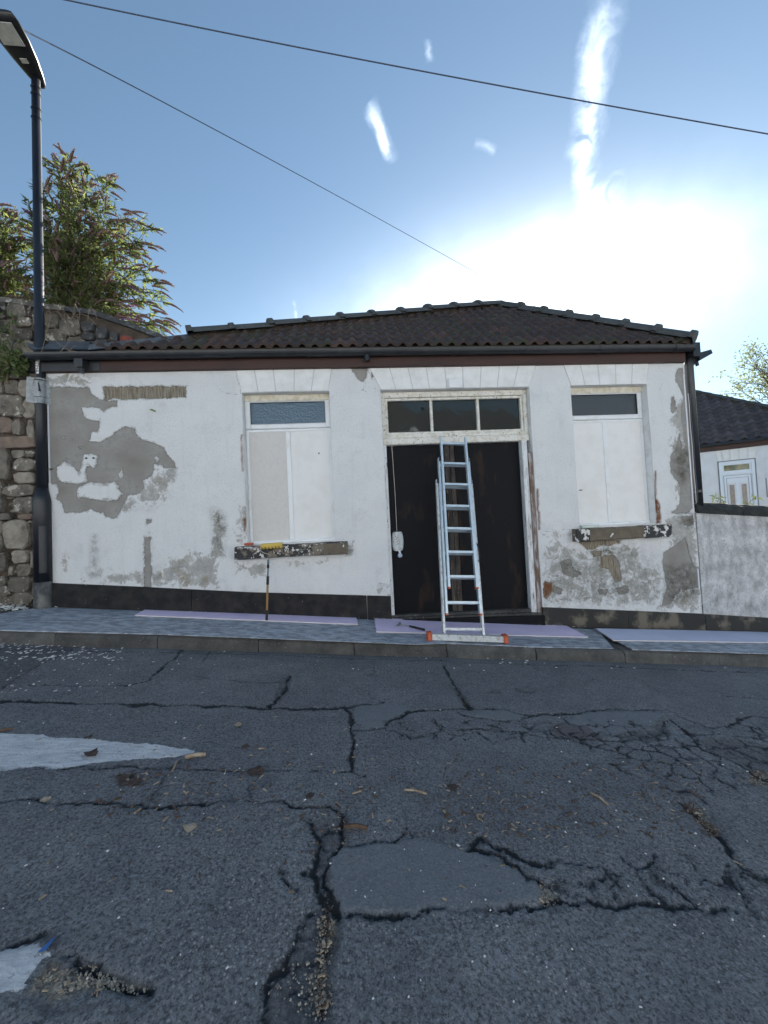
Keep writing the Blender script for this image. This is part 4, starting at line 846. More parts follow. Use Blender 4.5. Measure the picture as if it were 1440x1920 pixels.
# left black lead sheet over the low end
a = onY(45, 640, -.02); b = onY(62, 655, -.12); c = onY(165, 655, -.12); d = onY(170, 640, .22); e = onY(110, 648, .05)
MB().add([a, b, c, d, e], [(0, 1, 4), (1, 2, 4), (2, 3, 4), (3, 0, 4)]).add([a+Vector((0, .01, -.02)), b+Vector((0, .01, -.02)), c+Vector((0, .01, -.02)), d+Vector((0, .01, -.02))], [(3, 2, 1, 0)]).build('flashing', M['lead'], bung)
MB().box(XL-.25, XEL+.05, -.06, .30, 3.16, 3.36).build('box_end', M['gutter'], bung)
# downpipe and hopper at the right corner, side gutter, cables
xc = XR+.085
mb = MB(); mb.tube([(xc-.01, -.02, 3.32), (xc, .02, 3.12), (xc+.015, .04, 1.25)], .052, 14)
mb.build('downpipe', M['gutter'], bung, smooth=True)
for z in (2.9, 2.2, 1.45): MB().tube([(xc+.01, .04, z), (xc+.01, .04, z+.035)], .058, 12).build('pipe_clip', M['gutter'], bung)
MB().box(XR+.03, XR+.13, -.12, -.02, 3.20, 3.38).box(XR+.02, XR+.13, -.02, 3.6, 3.30, 3.38).build('gutter_corner', M['gutter'], bung)
for k_, x in enumerate((XR+.018, XR+.034)):
    MB().tube([(x+.003*math.sin(i*1.3+k_), -.012-.008*k_, 2.75-i*.12) for i in range(13)], .0045, 6).build('cable', M['cablew'] if k_ == 0 else M['wire'], bung)
# security light on the corner, pointing right
sl_ = empty('security_light', (XR+.13, 0, 3.2), 'small black security light sticking out at the top right corner of the bungalow', 'light')
a = onY(1304, 672, 0); b = onY(1330, 661, 0)
mb = MB(); d = (b-a).normalized(); up_ = Vector((0, 1, 0)).cross(d).normalized()*-1
def obox(a, b, hw, hh, mb, taper=1.0):
    d = (b-a).normalized(); s_ = d.cross(Vector((0, 0, 1))).normalized(); u = s_.cross(d); P = []
    for c, t in ((a, 1), (b, taper)): P.append([c+s_*i*hw*t+u*j*hh*t for i, j in ((-1, -1), (1, -1), (1, 1), (-1, 1))])
    return mb.hexa(P[0]+P[1])
obox(a-d*.02, b, .07, .05, mb, .55); mb.build('lamp_body', M['lamphead'], sl_)
mb = MB(); obox(Vector((XR+.10, 0, 3.12)), a+d*.04-Vector((0, 0, .03)), .015, .015, mb); mb.tube([(a.x+.01, 0, a.z-.03), (a.x+.02, 0, a.z-.10)], .02, 8); mb.build('bracket', M['lamphead'], sl_)
# green plug left in the wall
q = onY(288, 770); o = MB().tube([(q.x-.03, -.006, q.z+.012), (q.x, -.03, q.z), (q.x+.03, -.02, q.z-.016)], .009, 8).build('wall_plug', M['green'], bung)
for (zx, zy) in ((487, 658), (528, 657)):
    q = Z2([(zx, zy)])[0]; MB().tube([(q[0], -.012, q[1]), (q[0], .0, q[1])], .010, 10).build('screw_hole', M['dark'], bung)

# ------------------------------------------------------------------ garden wall on the right
gw = empty('garden_wall', (XR+.02, 0, 0), 'grey white rendered garden wall with black rounded coping to the right of the bungalow', 'wall')
x0, x1 = XR+.012, 9.5
mb = MB(); n = 24; L = []
for i in range(n+1):
    x = x0+(x1-x0)*i/n; zt = 1.20-.095*(x-x0)
    L += [(x, -.006, z_wall(x)-.1), (x, -.006, zt), (x, .24, zt), (x, .24, z_wall(x)-.1)]
mb.add(L, [(i*4+k, i*4+4+k, i*4+5+k, i*4+1+k) for i in range(n) for k in range(3)]+[(0, 1, 2, 3), (n*4+3, n*4+2, n*4+1, n*4)]); mb.build('render_face', M['gwall'], gw)
mb = MB(); plinth(mb, x0+.004, 7.4, -.032, .02); mb.build('plinth', M['plinth_r'], gw)
rc = random.Random(11); xx = x0+.0
while xx < x1:
    xe = min(xx+.62, x1); mb = MB(); L = []; ns = 9
    for i in range(ns):
        x = xx+.003+(xe-xx-.006)*i/(ns-1); zt = 1.20-.095*(x-x0)
        for k in range(9):
            an = math.pi*k/8; r = .165*(1+rc.uniform(-.03, .03)); L.append((x, .115-math.cos(an)*r, zt-.015+math.sin(an)*r*.95))
        L.append((x, .12, zt-.02))
    fs = [(i*10+k, i*10+10+k, i*10+10+(k+1) % 10, i*10+(k+1) % 10) for i in range(ns-1) for k in range(10)]+[tuple(range(10)), tuple((ns-1)*10+k for k in range(10))[::-1]]
    mb.add(L, [f[::-1] for f in fs]); mb.build('coping_stone', M['coping'], gw); xx = xe

# ------------------------------------------------------------------ stone wall on the left
sw = empty('stone_wall', (-4.6, .1, .5), 'old rubble sandstone wall rising left of the white bungalow behind the lamp post', 'wall')
def stone(name, x0, x1, z0, z1, y, mt, rs, dep=.06):
    cx, cz = (x0+x1)/2, (z0+z1)/2; hx, hz = (x1-x0)/2, (z1-z0)/2; L = []; n = 12
    R_ = []
    for i in range(n):
        an = 2*math.pi*(i+rs.uniform(-.25, .25))/n; c, s_ = math.cos(an), math.sin(an); q = 1/max(abs(c), abs(s_)); q = 1+(q-1)*.94
        R_.append((c*q*rs.uniform(.92, 1.06), s_*q*rs.uniform(.90, 1.06)))
    d1 = dep*rs.uniform(.7, 1.3)
    for sc, yy in ((1.03, .03), (1.02, -d1*.70), (.93, -d1)):
        for a, b in R_: L.append((cx+a*hx*sc*rs.uniform(.95, 1.04), y+yy+rs.uniform(-.012, .010), cz+b*hz*sc))
    L.append((cx+hx*rs.uniform(-.2, .2), y-d1*1.1, cz+hz*rs.uniform(-.2, .2)))
    fs = [(s_*n+i, s_*n+(i+1) % n, (s_+1)*n+(i+1) % n, (s_+1)*n+i) for s_ in range(2) for i in range(n)]+[(2*n+i, 2*n+(i+1) % n, 3*n) for i in range(n)]
    o = MB().add(L, [f[::1] for f in fs]).build(name, M[mt], sw)
rs = random.Random(5)
YS = .03; xl_a = -4.25
lowst = [(45, 540, 130, 620), (0, 630, 165, 755), (0, 752, 90, 845), (92, 770, 145, 860), (180, 770, 225, 880), (-20, 868, 225, 935, 'stone_r'), (0, 940, 75, 1110), (85, 945, 160, 990), (168, 950, 225, 988), (100, 995, 225, 1066), (110, 1072, 225, 1138), (40, 1146, 225, 1208), (95, 1215, 225, 1310), (0, 1115, 36, 1300), (40, 1345, 200, 1510), (-10, 1350, 36, 1430), (-10, 1436, 36, 1528), (0, 1535, 65, 1640), (95, 1520, 190, 1592), (115, 1597, 205, 1665), (65, 1610, 92, 1665), (70, 1672, 205, 1756), (0, 1672, 62, 1722), (90, 1762, 225, 1830), (0, 1728, 82, 1785), (0, 1790, 90, 1845), (140, 545, 225, 640), (150, 650, 225, 760), (205, 1345, 290, 1500), (205, 1510, 290, 1640), (210, 1650, 290, 1800), (130, 1312, 225, 1340, 'stone_r'), (-5, 1310, 90, 1345), (0, 400, 60, 530), (70, 400, 170, 470), (70, 475, 160, 535), (180, 400, 235, 530), (0, 300, 90, 395), (95, 320, 235, 395), (0, 560, 40, 625)]
for t in lowst:
    p = onY(t[0]/3.094, 540+t[1]/3.094, YS); q = onY(t[2]/3.094, 540+t[3]/3.094, YS)
    stone('stone', p.x, q.x, q.z, p.z, YS, t[4] if len(t) > 4 else rs.choice(['stone', 'stone', 'stone', 'stone_b', 'stone_b', 'stone_b', 'stone_r']), rs)
for i in range(110):      # small packing stones in the joints
    x = rs.uniform(xl_a, XL-.02); z = rs.uniform(.5, 3.0); w_ = rs.uniform(.03, .09); h_ = rs.uniform(.02, .045)
    stone('packing_stone', x, x+w_, z, z+h_, YS, rs.choice(['stone', 'stone_b', 'stone_r']), rs, .028)
# further left, outside the detailed stretch: coursed rubble
xl0 = onY(-6, 900, YS).x
z = .45
while z < 4.0:
    h = rs.uniform(.12, .24); x = xl0-.02
    while x > -5.9:
        w_ = rs.uniform(.15, .38); stone('stone', x-w_+.012, x-.006, z+.008, z+h-.008, YS, rs.choice(['stone', 'stone', 'stone_b', 'stone_r']), rs); x -= w_
    z += h
YU = .26
upst = [(-20, 75, 46, 150), (50, 80, 165, 180), (168, 105, 196, 172), (-20, 155, 45, 190), (-20, 192, 110, 262), (112, 182, 200, 232), (70, 240, 200, 312), (-20, 268, 66, 330), (200, 150, 258, 230), (205, 240, 262, 330), (262, 160, 350, 238), (352, 178, 478, 285), (262, 244, 395, 322), (398, 292, 505, 345), (480, 205, 560, 262, 'stone_k'), (482, 265, 560, 310, 'stone_k'), (505, 315, 580, 365, 'stone_k'), (565, 235, 640, 300, 'stone_k'), (560, 305, 640, 345, 'stone_k'), (645, 262, 700, 318, 'stone_k'), (585, 350, 660, 390, 'stone_k'), (705, 290, 790, 335, 'brick'), (650, 322, 700, 350, 'brick'), (200, 335, 330, 385), (335, 350, 500, 400)]
for t in upst:
    p = onY(t[0]/3.094, 540+t[1]/3.094, YU); q = onY(t[2]/3.094, 540+t[3]/3.094, YU)
    stone('stone', p.x+.006, q.x-.006, q.z, p.z, YU, t[4] if len(t) > 4 else rs.choice(['stone', 'stone', 'stone_b']), rs, .045)
# mortar bodies
tl = onY(-60, 545, YU); 
def zt_u(x): return float(np.interp(x, [onY(0, 562, YU).x, onY(150, 586, YU).x, onY(300, 628, YU).x, onY(330, 645, YU).x], [onY(0, 562, YU).z, onY(150, 586, YU).z, onY(300, 628, YU).z, onY(330, 645, YU).z]))
xu0, xu1 = -6.0, onY(322, 640, YU).x
mb = MB(); n = 16
zl = onY(0, 548, YU).z
for i in range(n):
    a = xu0+(xu1-xu0)*i/n; b = xu0+(xu1-xu0)*(i+1)/n
    mb.hexa([(a, YU, 2.9), (b, YU, 2.9), (b, YU+.4, 2.9), (a, YU+.4, 2.9), (a, YU, zt_u(a)), (b, YU, zt_u(b)), (b, YU+.4, zt_u(b)), (a, YU+.4, zt_u(a))])
mb.build('upper_core', M['mortar'], sw)
zlo = onY(20, 640, YS).z
mb = MB(); mb.box(-6.0, XL+.002, YS, YS+.5, .2, zlo); mb.build('lower_core', M['mortar'], sw)
# coping slabs along the top
cpx = [-45, 20, 75, 120, 172, 225, 262, 306]; cpy = [556, 562, 572, 577, 584, 602, 615, 632]
for i in range(len(cpx)-1):
    a = onY(cpx[i], cpy[i], YU-.05); b = onY(cpx[i+1]-1, cpy[i+1]-.5, YU-.05)
    MB().hexa([a+Vector((0, 0, -.035)), b+Vector((0, 0, -.035)), b+Vector((0, .5, -.035)), a+Vector((0, .5, -.035)), a+Vector((0, .01, .03)), b+Vector((0, .01, .03)), b+Vector((0, .5, .03)), a+Vector((0, .5, .03))]).build('coping_stone', M['stone_k'] if i > 2 else M['stone'], sw)

# ------------------------------------------------------------------ street lamp
B0 = pav_pt(82, 1141); DL = B0.y
lp = empty('street_lamp', B0, 'black street lamp post with wide lower section standing at the left end of the bungalow', 'street lamp')
T0 = onY(67, 152, DL); TB = onY(81, 955, DL)
lean = (T0-B0)
def onpost(z): t = (z-B0.z)/(T0.z-B0.z); return B0+lean*t
zj = onY(80, 940, DL).z; zj2 = onY(80, 915, DL).z; zf = B0.z+.30
mb = MB(); mb.tube([onpost(zf), onpost(zj), onpost(zj+.03), onpost(zj2)], [.084, .084, .080, .054], 20); mb.build('base_section', M['post'], lp, smooth=True)
mb = MB(); mb.tube([B0+Vector((0, 0, -.05)), onpost(zf)], [.090, .0845], 20); mb.build('post_foot', M['postworn'], lp, smooth=True)
mb = MB(); mb.tube([onpost(zj2-.01), onpost(zj2+1.0), onpost(T0.z+.05)], [.050, .048, .041], 18); mb.build('shaft', M['post'], lp, smooth=True)
z1 = onpost(zj2+.02)
# access door on the base section
mb = MB(); [mb.add([Vector((onpost(z).x+math.sin(t)*.0858, onpost(z).y-math.cos(t)*.0858, z)) for z, t in ((zj-.80, a_), (zj-.80, a_+.16), (zj-.28, a_+.16), (zj-.28, a_))], [(0, 1, 2, 3)]) for a_ in (.25, .41, .57, .73, .89)]; mb.build('access_door', M['post'], lp, smooth=True)
for zz in (165, 178, 205, 222):
    q = onY(68, zz, DL); c = onpost(q.z); mb = MB(); mb.tube([c+Vector((math.cos(t)*.047, math.sin(t)*.047, .012*math.sin(t*1.0))) for t in [i*math.pi/8 for i in range(17)]], .004, 5); mb.build('cable_tie', M['blackpl'], lp)
# lamp head: pixel outline of its underside put on a tilted plane through the post top
HP = T0+Vector((0, 0, .04)); hd = Vector((.03, -1.0, .13)).normalized()
hs = hd.cross(Vector((0, 0, 1))).normalized(); hu = hs.cross(hd)
secs = [(-.11, .030, .03), (-.08, .052, .05), (.0, .085, .065), (.15, .13, .065), (.32, .165, .058), (.46, .172, .050), (.53, .155, .035)]
mb = MB(); L = []
for s_, hw, hh in secs:
    for an in [i*math.pi/6 for i in range(12)]:
        c, q = math.cos(an), math.sin(an); L.append(HP+hd*s_+hs*hw*(abs(c)**.7)*(1 if c > 0 else -1)+hu*(hh*(q if q > 0 else .45*q)+.02))
k = 12; fs = [(i*k+j, i*k+(j+1) % k, (i+1)*k+(j+1) % k, (i+1)*k+j) for i in range(len(secs)-1) for j in range(k)]+[tuple(range(k))[::-1], tuple((len(secs)-1)*k+j for j in range(k))]
mb.add(L, fs); hdm = mb.build('lamp_head', M['lamphead'], lp, smooth=True)
def under(s0, s1, w0, t, nm, mt):
    mb = MB(); P = []
    for s_, w_ in ((s0, w0), (s1, w0)):
        P += [HP+hd*s_-hs*w_-hu*(.012), HP+hd*s_+hs*w_-hu*(.012)]
    P = [P[0], P[1], P[3], P[2]]; mb.hexa([p-hu*t for p in P]+P); mb.build(nm, mt, hdm)
under(.29, .47, .105, .012, 'lens', M['lens']); under(.14, .18, .035, .010, 'sensor', M['lens'])
# number sticker with its print
za = onY(70, 673, DL).z; zb = onY(70, 704, DL).z; c = onpost((za+zb)/2)
mb = MB()
def curved(mb, c0, r, a0, a1, z0, z1, n=5, mi=0):
    for i in range(n):
        p, q = a0+(a1-a0)*i/n, a0+(a1-a0)*(i+1)/n
        P = [Vector((onpost(z).x+math.sin(t)*r, onpost(z).y-math.cos(t)*r, z)) for z, t in ((z0, p), (z0, q), (z1, q), (z1, p))]
        mb.add(P, [(0, 1, 2, 3)], mi)
curved(mb, c, .0535, -.15, .42, zb, za); st = mb.build('number_label', M['sticker'], lp)
txt = ['00', '0', '75', '0', '4', '5']
def text_obj(s, name, mt, size, loc, rotz, roty=0, parent=None, ext=.0006):
    cu = bpy.data.curves.new(name, 'FONT'); cu.body = s; cu.size = size; cu.extrude = ext; cu.align_x = 'CENTER'; cu.align_y = 'CENTER'; cu.resolution_u = 2
    tmp = bpy.data.objects.new('tmp', cu); col.objects.link(tmp); dg = bpy.context.evaluated_depsgraph_get(); me = bpy.data.meshes.new_from_object(tmp.evaluated_get(dg)); bpy.data.objects.remove(tmp); bpy.data.curves.remove(cu)
    me.materials.clear(); me.materials.append(mt); me.transform(Matrix.Rotation(math.radians(90), 4, 'X')@Matrix.Rotation(roty, 4, 'Z')); me.transform(Matrix.Rotation(rotz, 4, 'Z'))
    o = bpy.data.objects.new(name, me); col.objects.link(o); o.parent = parent; o.location = Vector(loc)-(parent_off(parent) if parent else Vector()); return o
mid = .135; r = .0545
text_obj('01 5104', 'printed_number', M['ink'], .046, (c.x+math.sin(mid)*r, c.y-math.cos(mid)*r, c.z), mid, math.radians(90), st)
# plastic sleeve notice tied round the post
za = onY(75, 711, DL).z; zb = onY(75, 758, DL).z
sv = empty('notice_sleeve', onpost(zb), 'wrinkled clear plastic sleeve tied round the black lamp post', 'notice')
rsn = random.Random(8); mb = MB(); L = []; nu, nv = 14, 8
for j in range(nv+1):
    z = zb+(za-zb)*j/nv; cc = onpost(z); f_ = 1+.12*(1-j/nv)
    for i in range(nu+1):
        t = -1+2*i/nu; a = t*1.45
        if abs(t) < .42: x_ = math.sin(t*1.9)*.058; y_ = -math.cos(t*1.9)*.058
        else: x_ = math.copysign(.042+(abs(t)-.42)*.125*f_, t); y_ = -.028+(abs(t)-.42)*.02
        y_ += rsn.uniform(-.006, .006); ca_, sa_ = math.cos(.69), math.sin(.69); L.append((cc.x+x_*ca_-y_*sa_, cc.y+x_*sa_+y_*ca_, z+rsn.uniform(-.003, .003)))
k = nu+1; mb.add(L, [(j*k+i, j*k+i+1, (j+1)*k+i+1, (j+1)*k+i) for j in range(nv) for i in range(nu)]); mb.build('sleeve', M['sleeve'], sv, smooth=True)
mb = MB(); zz = za-.025; c = onpost(zz); mb.tube([c+Vector((math.cos(t)*.062, math.sin(t)*.062, 0)) for t in [i*math.pi/8 for i in range(17)]], .004, 5); zz = zb+.07; c = onpost(zz); mb.tube([c+Vector((math.cos(t)*.062, math.sin(t)*.062, 0)) for t in [i*math.pi/8 for i in range(17)]], .0025, 5); mb.build('tie', M['blackpl'], sv)
c = onpost(zb+(za-zb)*.62); mb = MB()
zc = c.z; ca_, sa_ = math.cos(.55), math.sin(.55)
mb.add([(c.x+x_*ca_+.066*sa_, c.y+x_*sa_-.066*ca_, z_) for x_, y_, z_ in [(xo+x__, 0, z__) for xo in (0,) for x__, z__ in ((-.016, zc+.048), (-.004, zc+.048), (.004, zc), (.012, zc-.05), (-.012, zc-.05), (-.010, zc-.01))]], [(0, 5, 2, 1), (5, 4, 3, 2)]); mb.build('printed_figure', M['ink'], sv)

# ------------------------------------------------------------------ boards on the pavement
def board(name, pts, t, mt, label, cat, group=None, dz=.0, side=None):
    P = [pav_pt(x, y, dz) for x, y in pts]
    mb = MB(); mb.slab(P, t, 0, 1 if side else None); return mb.build(name, [M[mt]]+([M[side]] if side else []), None, label=label, cat=cat, group=group)
board('plywood_sheet', [(-90, 1180), (-60, 1162), (100, 1136), (330, 1146), (560, 1157), (640, 1161), (660, 1200), (480, 1195), (0, 1183)], .010, 'ply', 'worn blue grey sheet on the pavement beside the lamp post, under the left lilac board', 'board', dz=.006)
board('plywood_sheet', [(600, 1159), (690, 1163), (760, 1170), (1000, 1176), (1120, 1182), (1150, 1217), (1000, 1214), (660, 1201), (625, 1199)], .010, 'ply', 'worn blue grey sheet on the pavement under the ladder and the middle lilac board', 'board', dz=.004)
board('plywood_strip', [(310, 1184), (480, 1186), (700, 1191), (862, 1206), (780, 1209), (480, 1197), (315, 1191)], .006, 'ply', 'narrow frayed blue grey strip along the kerb left of the ladder foot', 'board', dz=.020)
board('plywood_sheet', [(1113, 1180), (1220, 1184), (1440, 1189), (1560, 1192), (1570, 1232), (1440, 1227), (1186, 1219)], .010, 'ply', 'worn blue grey sheet on the pavement under the pale blue board at far right', 'board', dz=.018)
board('foam_board', [(285, 1137), (668, 1157), (671, 1172), (253, 1155)], .012, 'lilac', 'long lilac board lying below the left window with the roller pole on it', 'board', dz=.017, side='edge')
board('foam_board', [(702, 1160), (1062, 1175), (1103, 1196), (900, 1191), (706, 1186)], .012, 'lilac', 'lilac board in front of the door with a hammer on it', 'board', dz=.017, side='edge')
board('foam_board', [(1117, 1180), (1280, 1183), (1520, 1189), (1530, 1208), (1440, 1206), (1150, 1202)], .012, 'pale', 'pale blue board lying by the wall at far right', 'board', dz=.030, side='edge')

# ------------------------------------------------------------------ ladder
def ladder():
    pb = pav_pt(870, 1201, .02); bx = pb.x; Bp = Vector((pb.x, pb.y, pb.z)); tq = onY(846, 826, -.04); Tp = Vector((tq.x, -.04, tq.z))
    ax = (Tp-Bp); LEN = ax.length; ax.normalize(); sd_ = Vector((1, 0, 0)); sd_ = (sd_-ax*sd_.dot(ax)).normalized(); nn = ax.cross(sd_)
    if nn.y > 0: nn = -nn          # towards the camera
    root = empty('ladder', Bp, 'triple section aluminium ladder with orange feet leaning in front of the black door', 'ladder')
    sp_ = LEN/8.78; secL = sp_*6.75
    def at(s, x, o): return Bp+ax*s+sd_*x+nn*o
    def rail(mb, s0, s1, x, o, wd, dp):
        P = []
        for s in (s0, s1): P += [at(s, x-wd/2, o-dp/2), at(s, x+wd/2, o-dp/2), at(s, x+wd/2, o+dp/2), at(s, x-wd/2, o+dp/2)]
        mb.hexa(P)
    for k, (hw, s0, mtr) in enumerate(((.205, .0, 'aluold'), (.178, sp_, 'alu'), (.148, 2*sp_, 'alu'))):
        o = .0+k*.045
        mb = MB(); 
        for sg in (-1, 1): rail(mb, s0+(.0 if k else .0), s0+secL, sg*hw, o, .022, .058)
        sec = mb.build('ladder_section', M['alu'] if k else M['aluold'], root)
        if k == 0: pass
        for j in range(7):
            s = s0+sp_*(.42+j)
            if s > s0+secL: continue
            mb = MB(); a_, b_ = at(s, -hw+.011, o), at(s, hw-.011, o)
            P = []
            for c in (a_, b_): P += [c-ax*.013-nn*.014, c+ax*.013-nn*.014, c+ax*.013+nn*.014, c-ax*.013+nn*.014]
            mb.hexa(P); mb.build('rung', M['alu'] if j or k else M['aluold'], sec)
        for sg in (-1, 1):
            if k:
                mb = MB(); rail(mb, s0-.018, s0-.0005, sg*hw, o, .026, .062); mb.build('rubber_foot', M['orange'], sec)
                mb = MB(); rail(mb, s0+secL-.30*1, s0+secL-.255, sg*(hw+.014), o-.02, .016, .09); 
            if k < 2:
                mb = MB(); rail(mb, s0+secL-.05, s0+secL+.01, sg*(hw-.013), o+.036, .030, .028); mb.build('guide_bracket', M['blackpl'], sec)
    # stabiliser bar and its orange end caps
    mb = MB(); z = Bp.z+.030; xb0 = pav_pt(802, 1199).x; xb1 = pav_pt(940, 1203).x; y = Bp.y-.03
    mb.hexa([(xb0, y-.03, z_pav(xb0, y)+.030), (xb1, y-.03, z_pav(xb1, y)+.030), (xb1, y+.02, z_pav(xb1, y)+.030), (xb0, y+.02, z_pav(xb0, y)+.030)] + [(xb0, y-.03, z_pav(xb0, y)+.090), (xb1, y-.03, z_pav(xb1, y)+.090), (xb1, y+.02, z_pav(xb1, y)+.090), (xb0, y+.02, z_pav(xb0, y)+.090)])
    bar = mb.build('stabiliser_bar', M['aluold'], root)
    for x in (xb0, xb1):
        mb = MB(); zz = z_pav(x, y); mb.bbox(x-.024, x+.024, y-.045, y+.035, zz+.022, zz+.105, .008); mb.build('end_cap', M['orange'], bar)
    for sg in (-1, 1): MB().tube([at(.03, sg*.205, .03), at(.03, sg*.205, .075)], .006, 8).build('bolt', M['steel'], bar)
    # loose cord on the right rail
    mb = MB(); mb.tube([at(1.05, .19, .04), at(.98, .205, .07), at(.88, .215, .06), at(.80, .20, .09), at(.84, .185, .06)], .007, 6); mb.build('cord', M['blackpl'], root)
ladder()

# ------------------------------------------------------------------ paint roller on a pole
pb = pav_pt(500, 1163, .03); pt = onY(503, 1050, -.125)
rl = empty('paint_roller', pb, 'paint roller with yellow striped sleeve on an orange pole leaning on the left sill', 'paint roller')
ln = lambda t: pb+(pt-pb)*t
MB().tube([ln(0), ln(.16)], .014, 10).build('grip', M['blackpl'], rl, smooth=True)
MB().tube([ln(.16), ln(.58)], .0115, 10).build('pole', M['polewood'], rl, smooth=True)
MB().tube([ln(.58), ln(.72)], .015, 10).tube([ln(.86), ln(.92)], .014, 10).build('pole_collar', M['blackpl'], rl, smooth=True)
MB().tube([ln(.72), ln(.86)], .009, 8).tube([ln(.92), ln(1.0)], .012, 8).build('roller_handle', M['bluepl'], rl, smooth=True)
a = onY(490, 1025, -.14); b = onY(529, 1022, -.14); ex = (b-a).normalized()
MB().tube([ln(1.0), a+Vector((.10, 0, -.10)), a+Vector((.02, 0, -.07)), a+Vector((-.012, 0, -.045)), a+Vector((-.014, 0, 0)), a], .004, 6).build('wire_frame', M['steel'], rl)
slv = MB().tube([a, b], .034, 18).build('sleeve', M['yellow'], rl, smooth=True)
for k in range(6):
    mb = MB(); P = []
    for i in range(13):
        an = -math.pi*.95+i*math.pi*1.0/12*1.2; c = a+(b-a)*((k+.3)/6.2)+ex*(.028*i/12)
        P.append(c+Vector((0, math.cos(an)*.0345, math.sin(an)*.0345)).lerp(Vector((0, math.cos(an)*.0345, math.sin(an)*.0345)), 0))
    mb.tube(P, .0045, 5); mb.build('stripe', M['brownst'], slv)
# soap tray on the right sill
a = onY(1086, 984, 0); 
tr_ = MB(); tr_.bbox(a.x, a.x+.22, -.075, .06, 1.064, 1.10, .01); tr_.build('plastic_tray', M['dish'], None, label='small clear plastic tray on the left end of the right window sill', cat='tray')
# trowel / brush end on left sill
o = MB().tube([(-1.27, -.05, 1.085), (-1.17, -.055, 1.088)], .015, 8).build('sponge', M['orange'], None, label='small orange scraper handle lying on the left end of the left window sill', cat='scraper')

# ------------------------------------------------------------------ hanging light fitting on the door
q0 = onY(734, 828, .04); q1 = onY(744, 996, .09)
hl = empty('light_fitting', (q1.x, .1, q1.z-.24), 'pale plastic light fitting with a bulb hanging on a cable against the left door leaf', 'light')
MB().tube([q0, onY(737, 870, .085), onY(741, 930, .10), q1], .0035, 6).build('cable', M['cablew'], hl)
p = onY(746, 1015, .09); mb = MB(); L = []; prof = [(-.118, .045), (-.108, .060), (-.06, .070), (0, .073), (.06, .070), (.108, .060), (.118, .045)]
for (dz, hw) in prof:
    for (fx, dy) in ((-1, .03), (-.92, -.005), (-.6, -.022), (0, -.028), (.6, -.022), (.92, -.005), (1, .03)): L.append((p.x+fx*hw, p.y+dy, p.z+dz))
mb.add(L, [(j*7+i, j*7+i+1, (j+1)*7+i+1, (j+1)*7+i) for j in range(6) for i in range(6)]+[tuple(range(7))[::-1], tuple(42+i for i in range(7))]); mb.build('housing', M['fitting'], hl)
MB().tube([(p.x+.012, p.y-.030, p.z+.09), (p.x+.014, p.y-.034, p.z-.06), (p.x+.018, p.y-.034, p.z-.10)], .005, 6).build('inner_strip', M['cablew'], hl)
for (dx, dz) in ((-.02, .03), (-.012, -.005), (-.028, .06), (-.008, .05), (.0, -.03)): MB().tube([(p.x+dx, p.y-.031, p.z+dz), (p.x+dx, p.y-.026, p.z+dz)], .006, 8).build('screw_hole', M['dark'], hl)
bb = onY(750, 1041, .07); mb = MB(); mb.tube([(bb.x-.004, .07, p.z-.115), (bb.x, .07, bb.z+.03)], .013, 10); mb.build('lamp_holder', M['sticker'], hl)
MB().tube([(bb.x, .07, bb.z+.03), (bb.x, .07, bb.z+.018), (bb.x, .07, bb.z+.004), (bb.x, .07, bb.z-.014), (bb.x, .07, bb.z-.026), (bb.x, .07, bb.z-.031)], [.012, .020, .028, .030, .020, .004], 14).build('bulb', M['bulb'], hl, smooth=True)

# ------------------------------------------------------------------ hammer
a = pav_pt(746, 1171, .045); b = pav_pt(768, 1174, .042); c = pav_pt(796, 1181, .042)
hm = empty('hammer', b, 'claw hammer with black grip lying on the lilac board before the door', 'hammer')
MB().tube([a+Vector((.02, 0, 0)), b], .007, 8).tube([b, b+(c-b)*.05], .009, 8).build('shank', M['steel'], hm)
MB().tube([b, b+(c-b)*.3, b+(c-b)*.8, c], [.011, .013, .013, .015], 10).build('grip', M['blackpl'], hm, smooth=True)
mb = MB(); h0 = a+Vector((.02, 0, .0)); mb.tube([h0+Vector((-.045, -.055, 0)), h0+Vector((-.02, -.028, .0)), h0, h0+Vector((.01, .035, 0)), h0+Vector((.006, .05, 0))], [.004, .010, .015, .011, .016], 8); mb.build('head', M['steel'], hm)

# ------------------------------------------------------------------ overhead wires
def wire(pts, r, label):
    P = []
    (p0, p1, p2) = pts
    for i in range(41):
        t = i/40; a = p0.lerp(p1, t); b = p1.lerp(p2, t); P.append(a.lerp(b, t))
    MB().tube(P, r, 6).build('overhead_wire', M['wire'], None, label=label, cat='wire')
A = atd(-60, -40, 11); C_ = atd(1560, 272, 11); Bm = (A+C_)/2; tgt = atd(720, 117, 1); 
dd = ray(700, 116).normalized(); Bm2 = CAM+dd*((Bm-CAM).length*1.0); ctrl = Bm2*2-(A+C_)/2
wire((A, ctrl, C_), .009, 'thick black cable crossing the upper sky from left to right')
A = atd(20, 45, 9); C_ = atd(1010, 578, 30); mid_ = atd(520, 296, 14.2)
wire((A, atd(410, 236, 12.5), C_), .008, 'thin cable running down the sky from the lamp post to behind the roof')

